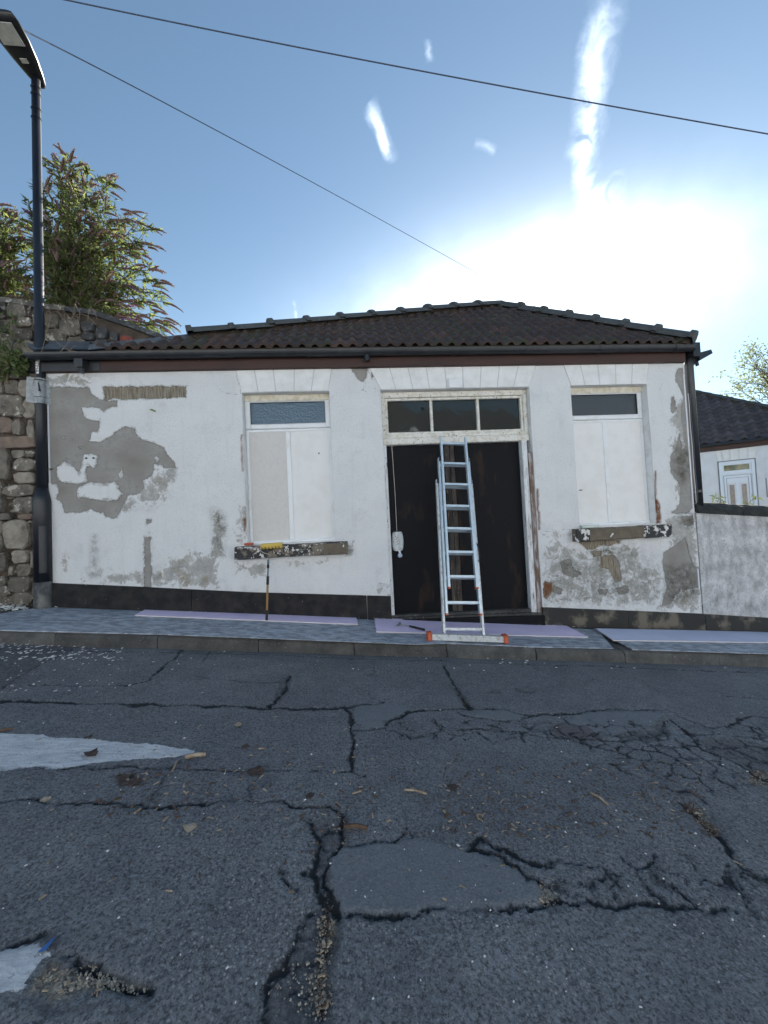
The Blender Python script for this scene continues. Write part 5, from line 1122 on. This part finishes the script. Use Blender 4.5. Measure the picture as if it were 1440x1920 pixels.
# ------------------------------------------------------------------ far house on the right
VD = Vector((.76, -.65, 0)).normalized(); ND = Vector((-VD.y, VD.x, 0)); ND = -ND if ND.dot(Vector((0, 1, 0))) > 0 else ND
FO = CAM+ray(1380, 865)*11.6
fh = empty('far_house', (FO.x, FO.y, 0), 'white neighbouring bungalow with dark tiled roof behind the garden wall at right', 'house')
def fp(px, py, off=0): return onP(px, py, FO+ND*off, ND)
def fsz(px, py):
    q = fp(px, py); return (q-FO).dot(VD), q.z
def fbox(mb, s0, s1, z0, z1, y0, y1):      # y: outwards along ND
    P = [FO+VD*s+ND*y for s, y in ((s0, y0), (s1, y0), (s1, y1), (s0, y1))]
    return mb.hexa([(p.x, p.y, z0) for p in P]+[(p.x, p.y, z1) for p in P])
ze = (fsz(1330, 846)[1]+fsz(1430, 834)[1])/2
fbox(MB(), -2.6, 5.0, -2.5, ze, -.3, 0).build('wall', M['fwall'], fh)
fbox(MB(), -2.7, 5.1, ze-.02, ze+.17, .001, .05).build('fascia', M['fascia'], fh)
mb = MB(); p0 = FO+VD*-2.7+ND*.12; p1 = FO+VD*5.1+ND*.12; mb.tube([(p0.x, p0.y, ze+.17), (p1.x, p1.y, ze+.17)], .06, 10); mb.build('gutter', M['gutter'], fh)
# door: frame, transom light, panels
sL, zT_ = fsz(1347, 866); sR, _ = fsz(1414, 862); zB = ze-2.75; zm = (fsz(1350, 889)[1]+fsz(1412, 883)[1])/2; zT2 = fsz(1380, 864)[1]
mb = MB()
for s0, s1, z0, z1 in ((sL, sL+.07, zB, zT2), (sR-.07, sR, zB, zT2), (sL+.07, sR-.07, zT2-.07, zT2), (sL+.07, sR-.07, zm-.05, zm+.03)): fbox(mb, s0, s1, z0, z1, .0, .03)
fd = mb.build('door_frame', M['fdoor'], fh)
fbox(MB(), sL-.03, sL-.001, zB, zT2+.03, .001, .012).build('shadow_gap', M['groove'], fh); fbox(MB(), sR+.001, sR+.03, zB, zT2+.03, .001, .012).build('shadow_gap', M['groove'], fh); fbox(MB(), sL-.03, sR+.03, zT2+.001, zT2+.03, .001, .012).build('shadow_gap', M['groove'], fh)  # dark raised strips paint the shadow line round the frame
mt_g = mat('reflecting_green_glass', (.05, .075, .03), .08, var=(.22, .20, .09), vscale=5, vlo=.4, vhi=.62, detail=8)  # reflection of sunlit foliage painted into the pane colour
fbox(MB(), sL+.115, sR-.115, zm+.07, zT2-.115, .004, .018).build('transom_pane', mt_g, fh)
fbox(MB(), sL+.07, sR-.07, zm+.03, zT2-.07, .002, .010).build('transom_sash', M['fdoor'], fh)
fbox(MB(), sL+.078, sR-.078, zB, zm-.058, .002, .014).build('door', M['fdoor'], fh)
def groove(s0, s1, z0, z1, w=.010):
    mb = MB(); fbox(mb, s0, s0+w, z0, z1, .0141, .018); fbox(mb, s1-w, s1, z0, z1, .0141, .018); fbox(mb, s0+w, s1-w, z1-w, z1, .0141, .018); mb.build('door_moulding', M['groove'], fh)
groove(sL+.09, sR-.09, zB, zm-.075); groove(sL+.15, sR-.15, zB, zm-.15)
wd_ = (sR-sL)
for t in (.33, .67):
    c_ = sL+wd_*t; fbox(MB(), c_-.095, c_+.095, zm-1.5, zm-.30, .0145, .022).build('glass_surround', M['fwall'], fh); fbox(MB(), c_-.055, c_+.055, zm-1.5, zm-.36, .0225, .027).build('door_glass', M['fglass'], fh)
# lintel blocks over the far door
tt = [1340, 1352, 1368, 1385, 1402, 1420]
for i in range(5):
    s0, _ = fsz(tt[i], 850); s1, _ = fsz(tt[i+1], 848); k_ = (i-2)*.03
    s0 += .015; s1 -= .015; P = []
    for y in (.001, .012): P.append([FO+VD*s+ND*y for s in (s0+(.06 if i < 2 else 0), s1-(.06 if i > 2 else 0), s1, s0)])
    zz = (zT2+.035, zT2+.035, ze-.03, ze-.03)
    MB().hexa([(p.x, p.y, z) for p, z in zip(P[0], zz)]+[(p.x, p.y, z) for p, z in zip(P[1], zz)]).build('lintel_block', M['lintel'], fh)
sN, zN = fsz(1437, 897); mb = MB(); fbox(mb, sN, sN+1.0, zN-.55, zN, .001, .03); mb.build('window_frame', M['fdoor'], fh); fbox(MB(), sN-.02, sN-.001, zN-.55, zN+.02, .001, .01).build('shadow_gap', M['groove'], fh); fbox(MB(), sN+.07, sN+.93, zN-.48, zN-.07, .031, .035).build('pane', M['glass'], fh)
# far roof
fal = math.radians(36); fv = Vector((-ND.x*math.cos(fal), -ND.y*math.cos(fal), math.sin(fal))); fn = VD.cross(fv); fn = fn if fn.z > 0 else -fn
FE = FO+ND*.10; FE = Vector((FE.x, FE.y, ze+.20))
FRM = Matrix((VD, fv, fn)).transposed()
def fr(px, py): q = onP(px, py, FE, fn)-FE; return (q.dot(VD), q.dot(fv))
h0 = fr(1300, 736); h1 = fr(1440, 766); sl2 = (h1[1]-h0[1])/(h1[0]-h0[0]); line = lambda u: h0[1]+(u-h0[0])*sl2
apx = h0[0]-.6
uEnd = h0[0]+(-h0[1])/sl2
fa, fb = (uEnd, 0), (apx, line(apx)); fnR = half(fa, fb)
ins2 = lambda u, v: v < line(u) and u > -2.75 and v < line(apx) and u < uEnd
ftm = [tile_mesh('far_roof_tile', wd=.30, ln=.33, rolls=1, mt='ftile', h=.065)]
tiles(fh, ftm, FE, FRM, -2.7, uEnd, int(line(apx)/.30)+1, .30, .30, ins2, None, [(fa, fnR)] if fnR[0]*(0-fa[0])+fnR[1]*(1-fa[1]) < 0 or True else [], seed=4, jit=.6)
def f3(u, v, d=0): return FE+FRM@Vector((u, v, d))
MB().add([f3(-2.75, 0, -.01), f3(uEnd, 0, -.01), f3(apx, line(apx), -.01), f3(-2.75, line(apx), -.01)], [(0, 1, 2, 3)]).add([f3(uEnd, 0, -.01), f3(uEnd, 0, -.01)-ND*8, f3(apx, line(apx), -.01)-ND*2], [(0, 1, 2)]).build('roof', M['ftile'], fh)
P, Q = f3(uEnd, 0, .03), f3(apx, line(apx), .03); d = (Q-P); n = int(d.length/.42); dn = d.normalized(); side = dn.cross(Vector((0, 0, 1))).normalized(); upv = side.cross(dn)
for i in range(n):
    a = P+d*(i/n); b = P+d*((i+1)/n)+dn*.02; L = []
    for c, r in ((a, .12), (b, .10)):
        for an in (-1.3, -.6, 0, .6, 1.3): L.append(c+side*math.sin(an)*r+upv*(math.cos(an)*r*.8))
    MB().add(L, [(k, k+1, 6+k, 5+k) for k in range(4)]+[(0, 1, 2, 3, 4)]).build('hip_tile', M['hip'], fh)
bedding(P, Q, .09, par=fh)

# ------------------------------------------------------------------ plants
def leaf_quad(mb, p, d, ln, wd, nrm, mi=0, fold=.25):
    d = d.normalized(); s_ = d.cross(nrm); s_ = s_.normalized() if s_.length > 1e-4 else Vector((1, 0, 0)); n = s_.cross(d)
    a = p; m1 = p+d*ln*.35+s_*wd*.5+n*wd*fold; m2 = p+d*ln*.35-s_*wd*.5+n*wd*fold; c = p+d*ln*.4; t = p+d*ln-n*ln*.12
    mb.add([a, m1, t, m2, c], [(0, 1, 2, 4), (0, 4, 2, 3)], mi)
def rv(r): return Vector((r.uniform(-1, 1), r.uniform(-1, 1), r.uniform(-1, 1)))
def buddleia(name, base, tips, seed, label, nleaf=26, spikes=True, group=None):
    r = random.Random(seed); root = empty(name, base, label, 'shrub')
    st = MB(); lf = MB(); sp_list = []
    for (tip, thick) in tips:
        b0 = base+Vector((r.uniform(-.25, .25), r.uniform(-.15, .15), 0)); d = tip-b0
        ctrl = b0+Vector((d.x*.25, d.y*.25, d.z*.85+.12*d.length))
        pts = []
        for i in range(13):
            t = i/12; pts.append((b0.lerp(ctrl, t)).lerp(ctrl.lerp(tip, t), t)+rv(r)*.012)
        st.tube(pts, [.009*thick*(1-i/14)+.0025 for i in range(13)], 5)
        for i in range(1, 12):
            for q in range(5 if i < 8 else 3):
                t = r.random(); p = pts[i].lerp(pts[i+1], t) if i < 12 else pts[i]; tan = (pts[i+1]-pts[i]).normalized()
                # a short side twig carrying leaves
                sdv = (rv(r)+tan*.8).normalized(); L_ = r.uniform(.05, .42)*(1-.04*i); pe = p+sdv*L_+Vector((0, 0, -.02))
                st.tube([p, pe], .0035, 3, cap=False)
                for z in range(6):
                    pp = p.lerp(pe, r.uniform(.2, 1)); dv = (rv(r)*.7+tan*.6+Vector((0, 0, -.35))).normalized(); leaf_quad(lf, pp, dv, r.uniform(.06, .125), r.uniform(.016, .030), rv(r))
        if spikes:
            sp_list.append((pts[-1], (pts[-1]-pts[-2]).normalized()))
            for q in range(r.randint(4, 8)):
                i = r.randint(6, 11); sp_list.append((pts[i]+rv(r)*.12+Vector((0, 0, .05)), ((pts[i]-pts[i-1]).normalized()+rv(r)*.5).normalized()))
    st.build('stem', M['trunk'], root); lf.build('foliage', M['leaf'], root)['kind'] = 'stuff'
    for (p, d) in sp_list:
        mb = MB(); L_ = r.uniform(.13, .30); ps = []
        drop = Vector((r.uniform(-.1, .25), 0, -.55))
        for i in range(8): t = i/7; ps.append(p+d*L_*t+drop*L_*t*t*.8)
        mb.tube(ps, [.010, .016, .018, .017, .014, .011, .007, .002], 5)
        for i in range(34):
            t = r.random(); q = p+d*L_*t+drop*L_*t*t*.8; leaf_quad(mb, q, rv(r)+d*.5, r.uniform(.018, .036), .014, rv(r))
        mb.build('flower_spike', M['flowerp'] if r.random() < .07 else M['flower'], root)
    return root
YB = 1.15
bs = onY(130, 640, YB)
tp = [(75, 345), (100, 305), (118, 296), (140, 305), (165, 315), (190, 330), (212, 338), (150, 340), (120, 350), (95, 380), (170, 370), (200, 385), (235, 405), (260, 410), (285, 425), (292, 455), (150, 420), (190, 430), (225, 450), (100, 440), (130, 460), (265, 470), (285, 500), (300, 520), (240, 500), (200, 500), (308, 560), (310, 590), (300, 610), (270, 560), (250, 590), (90, 500), (75, 420), (160, 520), (215, 560), (312, 600), (285, 605), (60, 470), (180, 470), (245, 530), (230, 610), (140, 540), (110, 530), (60, 560), (85, 580), (50, 420), (62, 400), (110, 590), (150, 600), (180, 610), (255, 620), (300, 625), (295, 540), (200, 590), (170, 580), (225, 430), (260, 450)]
rb = random.Random(3)
buddleia('buddleia_bush', Vector((bs.x, YB, bs.z)), [(onY(x, y+6, YB+rb.uniform(-.45, .45)), rb.uniform(.7, 1.2)) for x, y in tp], 4, 'large arching buddleia with faded flower spikes above the low left end of the roof')
bs = onY(-20, 640, YB)
tp = [(5, 400), (20, 420), (-10, 440), (35, 450), (50, 460), (15, 480), (45, 500), (-30, 470), (60, 520), (30, 530), (0, 500), (-50, 430), (70, 545), (55, 560), (20, 555), (-40, 520), (38, 410)]
buddleia('buddleia_bush', Vector((bs.x, YB, bs.z)), [(onY(x, y, YB+rb.uniform(-.3, .3)), rb.uniform(.7, 1.2)) for x, y in tp], 9, 'smaller paler buddleia cut off by the left edge above the stone wall')
# dry twigs hanging over the wall top
tw = MB(); rt = random.Random(12)
for i in range(26):
    p = onY(rt.uniform(70, 180), rt.uniform(572, 596), YU-.08); P = [p]
    d = Vector((rt.uniform(-.5, .8), -.10, rt.uniform(-.2, .5)))
    for k in range(5): P.append(P[-1]+d*.07+rv(rt)*.01); d += Vector((0, 0, -.35))
    tw.tube(P, .0035, 4, cap=False)
for (a, b) in (((105, 640), (135, 662)), ((118, 650), (148, 660)), ((130, 640), (112, 662)), ((96, 590), (62, 720)), ((142, 648), (126, 662))):
    pa, pb_ = onY(*a, -.10), onY(*b, -.16); tw.tube([pa, pa.lerp(pb_, .5)+rv(rt)*.02, pb_], .004, 4, cap=False)
tw.build('dry_twigs', M['drystem'], None, label='tangle of dry grey twigs hanging over the stone wall top', cat='twigs', kind='stuff')
# weeds on the wall at far left
def weed(name, base, n, h, seed, label, spread=.22, per=5):
    r = random.Random(seed); root = empty(name, base, label, 'weed'); st = MB(); lf = MB()
    for k in range(n):
        tip = base+Vector((r.uniform(-spread, spread), r.uniform(-.22, -.02), r.uniform(.45, 1)*h)); P = []
        mid2 = base.lerp(tip, .6)+Vector((0, -.06, .05))
        for i in range(8): t = i/7; P.append(base.lerp(mid2, t).lerp(mid2.lerp(tip, t), t)+rv(r)*.008)
        st.tube(P, .0045, 4, cap=False)
        for i in range(1, 8):
            for q in range(per): leaf_quad(lf, P[i]+rv(r)*.02, rv(r)+Vector((0, -.3, -.2)), r.uniform(.05, .10), r.uniform(.02, .035), rv(r))
    st.build('stem', M['drystem'], root); lf.build('foliage', M['weed'], root)['kind'] = 'stuff'
weed('weed_plant', onY(14, 720, YS-.06), 12, .75, 3, 'leafy green weed growing on the stone wall at the left edge', .20, 3)
weed('weed_plant', onY(45, 708, YS-.06), 7, .28, 5, 'short weed sprouting by the gutter end next to the lamp post', .10)
q = onY(1353, 944, .20); weed('weed_plant', Vector((q.x, .35, q.z-.05)), 3, .16, 7, 'thin weed behind the coping in front of the far door', .10, 1)
q = onY(1416, 944, .20); weed('weed_plant', Vector((q.x, .35, q.z-.05)), 2, .15, 8, 'small upright leaf behind the coping at the far right', .05, 1)
# tree behind the far house
def tree(name, base, crown, rad, nclump, seed, label, leaf=.16, lm='leaf2', nl=34, flat=.8):
    r = random.Random(seed); root = empty(name, base, label, 'tree'); tk = MB(); lf = MB()
    tk.tube([base, base.lerp(crown, .4)+rv(r)*.2, base.lerp(crown, .8), crown], [rad*.07, rad*.055, rad*.04, rad*.02], 9)
    for k in range(nclump):
        d = rv(r); d.z *= flat
        while d.length > 1 or d.length < .3: d = rv(r); d.z *= flat
        c = crown+d*rad; a = base.lerp(crown, r.uniform(.55, .95)); m = a.lerp(c, .5)+Vector((0, 0, rad*.06))+rv(r)*rad*.05
        tk.tube([a, m, c], [rad*.016, rad*.010, rad*.003], 5, cap=False)
        cr_ = rad*r.uniform(.10, .20)
        for q in range(4):
            e = c+rv(r)*cr_*1.3; tk.tube([m.lerp(c, .6), e], rad*.003, 3, cap=False)
            for z in range(nl//2): leaf_quad(lf, e+rv(r)*cr_*.7, rv(r)+Vector((0, 0, -.3)), leaf*r.uniform(.6, 1.2), leaf*.45, rv(r))
    tk.build('trunk', M['trunk'], root); lf.build('crown', M[lm], root)['kind'] = 'stuff'
    return root
cr0 = CAM+ray(1505, 715)*24
tree('garden_tree', Vector((cr0.x, cr0.y, -1.5)), cr0, 3.6, 90, 6, 'backlit green tree rising behind the far bungalow roof at the right edge', leaf=.22, nl=26)

# ------------------------------------------------------------------ across the street, behind the camera (added to bounce sun onto the facade; shows only in window glass)
def bounce_house(x0, x1, h, mt, label):
    zb = zfar((x0+x1)/2)+.1; yf = -12.2
    root = empty('terraced_house', ((x0+x1)/2, yf, zb), label, 'house')
    MB().box(x0, x1, yf-8, yf, zb-2, zb+h).build('wall', M[mt], root)
    MB().add([(x0-.02, yf+.3, zb+h-.05), (x1+.02, yf+.3, zb+h-.05), (x1+.02, yf-4, zb+h+2.4), (x0-.02, yf-4, zb+h+2.4), (x1+.02, yf-8.3, zb+h-.05), (x0-.02, yf-8.3, zb+h-.05)], [(0, 1, 2, 3), (3, 2, 4, 5), (0, 3, 5), (1, 4, 2), (0, 5, 4, 1)]).build('roof', M['ftile'], root)
    MB().box(x0, x1, yf+.18, yf+.3, zb+h-.16, zb+h-.05).build('gutter', M['gutter'], root)
    w = x1-x0
    for fx, z0, ww, hh in ((.26, 1.0, 1.5, 1.3), (.26, 3.7, 1.5, 1.2), (.76, 3.7, .9, 1.2)):
        c = x0+w*fx; mb = MB()
        for a, b, c0, d in ((c-ww/2, c-ww/2+.07, z0, z0+hh), (c+ww/2-.07, c+ww/2, z0, z0+hh), (c-.03, c+.03, z0, z0+hh), (c-ww/2+.07, c+ww/2-.07, z0, z0+.07), (c-ww/2+.07, c+ww/2-.07, z0+hh-.07, z0+hh)): mb.box(a, b, yf+.001, yf+.05, zb+c0, zb+d)
        f = mb.build('window', M['upvc'], root); MB().box(c-ww/2+.05, c+ww/2-.05, yf+.002, yf+.02, zb+z0+.05, zb+z0+hh-.05).build('pane', M['glass'], f)
        MB().box(c-ww/2-.1, c+ww/2+.1, yf+.001, yf+.12, zb+z0-.09, zb+z0-.002).build('sill', M['lintel'], f)
    c = x0+w*.76; MB().box(c-.45, c+.45, yf+.001, yf+.05, zb, zb+2.05).build('door', M['bluesc'] if mt == 'fwall' else M['fdoor'], root)
    MB().box(c-.75, c+.75, yf+.002, yf+.8, zb-.1, zb+.12).build('step', M['step'], root)
oh = ['far uphill end house of the terrace across the street', 'uphill white house of the terrace across the street', 'cream house of the terrace left of the gap across the street', 'white house of the terrace opposite the door', 'cream house of the terrace downhill across the street', 'white house of the terrace further downhill across the street', 'far downhill end house of the terrace across the street']
for i in range(7):
    x0 = -21+6*i; bounce_house(x0, x0+5.98, 5.5, ('fwall', 'fwall', 'cream', 'fwall', 'cream', 'fwall', 'fwall')[i], oh[i])

# ------------------------------------------------------------------ litter on the road and the pavement
def zr(x, y): return z_road(x, y)+.004
def crumple_leaf(px, py, size, label, seed, mt='leafd'):
    r = random.Random(seed); p = road_pt(px, py); z = zr(p.x, p.y); n = 9; L = [(p.x, p.y, z+size*.18)]
    for i in range(n):
        a = 2*math.pi*i/n; rr_ = size*r.uniform(.55, 1.1); L.append((p.x+math.cos(a)*rr_, p.y+math.sin(a)*rr_*.75, z+r.uniform(.0, .35)*size))
    MB().add(L, [(0, 1+i, 1+(i+1) % n) for i in range(n)]).build('dead_leaf', M[mt], None, label=label, cat='leaf', group='dead leaves on the road')
for i, (x, y, s_, lb) in enumerate([(170, 1416, .050, 'brown dead leaf lying on the white road marking'), (482, 1449, .050, 'large reddish brown leaf just above the middle crack, right of the marking'), (460, 1402, .032, 'curled dead leaf right of the tip of the white marking'), (447, 1361, .034, 'dry pale leaf above and right of the marking tip'), (240, 1458, .045, 'topmost brown leaf of the small litter pile below the marking'), (232, 1470, .038, 'lower left leaf of the small litter pile below the marking'), (252, 1469, .036, 'lower right leaf of the small litter pile below the marking'), (580, 1494, .030, 'torn dry leaf above the long crack in the centre'), (355, 1555, .034, 'tan curled leaf on bare asphalt at left centre'), (88, 1501, .028, 'dull tan leaf on the long crack at left'), (166, 1384, .026, 'dead leaf on the upper edge of the white marking'), (850, 1478, .030, 'curled brown leaf in the middle of the road, below the oval patch')]):
    crumple_leaf(x, y, s_, lb, 40+i, 'leafd' if i not in (3, 8, 9) else 'chip')
def stick(a, b, r_, mt, label, name='twig'):
    p = road_pt(*a); q = road_pt(*b); p.z = zr(p.x, p.y)+r_; q.z = zr(q.x, q.y)+r_; MB().tube([p, p.lerp(q, .5)+Vector((.004, .003, .004)), q], r_, 6).build(name, M[mt], None, label=label, cat='twig', group='sticks on the road')
stick((347, 1425), (386, 1419), .010, 'chip', 'thick pale stick at the tip of the white marking')
stick((-15, 1377), (25, 1370), .007, 'bark', 'dark twig at the left edge on the white marking')
stick((323, 1449), (331, 1431), .005, 'chip', 'thin pale splinter standing below the thick stick')
stick((758, 1484), (800, 1492), .005, 'chip', 'curved thin twig in the road centre')
stick((1108, 1490), (1140, 1512), .005, 'chip', 'long thin brown twig right of centre')
stick((645, 1555), (690, 1558), .008, 'bark', 'brown bark sliver beside the broken joint')
# blue scrap
p = road_pt(88, 1782); zq = zr(p.x, p.y); MB().add([(p.x-.018, p.y-.012, zq+.004), (p.x+.010, p.y-.016, zq+.012), (p.x+.016, p.y+.012, zq+.020), (p.x-.004, p.y+.020, zq+.006), (p.x, p.y, zq+.014)], [(0, 1, 4), (1, 2, 4), (2, 3, 4), (3, 0, 4)]).build('plastic_scrap', M['bluesc'], None, label='small blue plastic scrap by the worn white paint at lower left', cat='litter')
def scatter(name, items, mt, label, cat, seed, zf, shape='chip'):
    r = random.Random(seed); mb = MB()
    for (p, s_) in items:
        a = r.uniform(0, math.pi); l_, w_, h_ = s_*r.uniform(.5, 1.5), s_*r.uniform(.12, .42), s_*r.uniform(.06, .18)
        if shape == 'flake': l_, w_, h_ = s_*r.uniform(.7, 1.3), s_*r.uniform(.5, 1), .0018
        if shape == 'stone': l_, w_, h_ = s_*r.uniform(.7, 1.2), s_*r.uniform(.6, 1), s_*.5
        c, q = math.cos(a), math.sin(a); z = zf(p.x, p.y)+.001; tz = r.uniform(-.25, .25)
        P = [(i*l_/2*r.uniform(.7, 1.1), j*w_/2*r.uniform(.7, 1.1)) for i, j in ((-1, -1), (1, -1), (1, 1), (-1, 1))]
        Lw = [(p.x+x*c-y*q, p.y+x*q+y*c, z+x*tz*(1 if shape == 'chip' else .3)) for x, y in P]; mb.hexa([(x, y, zz) for x, y, zz in Lw]+[(p.x+(x-p.x)*.8, p.y+(y-p.y)*.8, zz+h_) for x, y, zz in Lw])
    mb.build(name, M[mt], None, label=label, cat=cat, kind='stuff')
r = random.Random(77)
def rnd(boxes):
    it = []
    for (x0, x1, y0, y1, n, s0, s1) in boxes:
        for i in range(n):
            it.append((road_pt(r.uniform(x0, x1), y0+(y1-y0)*r.random()), r.uniform(s0, s1)))
    return it
def along(L, n, sc, s0, s1):
    it = []
    for i in range(n):
        k = r.randrange(len(L)-1); t = r.random(); it.append((road_pt(L[k][0]+(L[k+1][0]-L[k][0])*t+r.gauss(0, sc), L[k][1]+(L[k+1][1]-L[k][1])*t+r.gauss(0, sc*.5)), r.uniform(s0, s1)))
    return it
scatter('bark_litter', rnd([(830, 1320, 1430, 1570, 420, .008, .024), (430, 900, 1400, 1570, 130, .01, .026), (180, 420, 1440, 1540, 80, .01, .03), (0, 1440, 1250, 1700, 120, .006, .018), (1380, 1440, 1440, 1475, 40, .008, .02), (560, 660, 1500, 1600, 40, .008, .02)])+along([(1280, 1500), (1310, 1535), (1340, 1570)], 70, 8, .008, .02)+along([(620, 1700), (612, 1760), (600, 1850), (605, 1915)], 60, 6, .006, .014)+along([(880, 1330), (855, 1290)], 14, 4, .008, .016), 'bark', 'dark bark and leaf crumbs scattered over the road', 'litter', 5, zr)
scatter('wood_chips', rnd([(220, 700, 1400, 1540, 60, .014, .032), (830, 1320, 1430, 1570, 130, .010, .026), (0, 1440, 1330, 1700, 70, .010, .024), (230, 280, 1450, 1475, 10, .015, .03), (770, 800, 1476, 1488, 6, .01, .02), (600, 625, 1700, 1900, 26, .008, .020), (1010, 1045, 1650, 1695, 16, .008, .016), (50, 200, 1815, 1870, 40, .006, .014), (820, 880, 1470, 1490, 8, .012, .024)]), 'chip', 'pale wood chips scattered over the cracked road', 'litter', 6, zr)
wf = rnd([(0, 230, 1208, 1240, 150, .008, .032), (0, 260, 1235, 1300, 40, .006, .018), (230, 1440, 1215, 1260, 60, .006, .022), (0, 1440, 1300, 1600, 60, .005, .013), (900, 1000, 1233, 1245, 10, .015, .035), (560, 1440, 1600, 1900, 40, .003, .007), (0, 500, 1560, 1900, 16, .003, .008)])
scatter('paint_flakes', wf, 'flake', 'white paint flakes fallen on the road along the kerb', 'litter', 7, zr, 'flake')
it = []
for i in range(120): it.append((pav_pt(r.uniform(105, 1440), r.choice([1150, 1165, 1180, 1190])+r.uniform(-14, 10)), r.uniform(.005, .016)))
for (x0, x1, yb_) in ((420, 560, -.06), (700, 760, -.05), (1000, 1100, -.04)):
    for i in range(20):
        q = onY(r.uniform(x0, x1), 1160, -.06); it.append((Vector((q.x, r.uniform(-.12, -.04), 0)), r.uniform(.006, .018)))
it = [(p, s_) for p, s_ in it if -.68 < p.y < -.035]
scatter('paint_flakes', it, 'flake', 'white paint flakes fallen on the sheets along the pavement', 'litter', 8, lambda x, y: z_pav(x, y)+.034, 'flake')
it = [(pav_pt(r.gauss(28, 22), r.uniform(1131, 1149)), r.uniform(.015, .06)) for i in range(150)]
scatter('plaster_rubble', [(p, s_) for p, s_ in it if p.y < .0], 'flake', 'heap of white plaster rubble left of the lamp post foot', 'rubble', 9, lambda x, y: z_pav(x, y)+random.uniform(.0, .05))
gs = []
for (cx_, cy_, sx, sy_, n) in ((105, 1848, 34, 14, 420), (170, 1838, 40, 9, 220), (605, 1770, 7, 40, 110), (604, 1860, 9, 30, 130), (1028, 1678, 10, 12, 90), (1312, 1528, 14, 16, 90), (1425, 1458, 16, 8, 80), (235, 1848, 20, 6, 50), (640, 1560, 14, 14, 40), (560, 1850, 30, 40, 70)):
    for i in range(n):
        p = road_pt(r.gauss(cx_, sx), r.gauss(cy_, sy_))
        if p.y > -4.2: gs.append((p, r.uniform(.0025, .0075)*(1.6 if r.random() < .06 else 1)))
scatter('loose_gravel', gs, 'grav', 'loose gravel in the potholes of the road', 'gravel', 10, lambda x, y: z_road(x, y)-.008, 'stone')
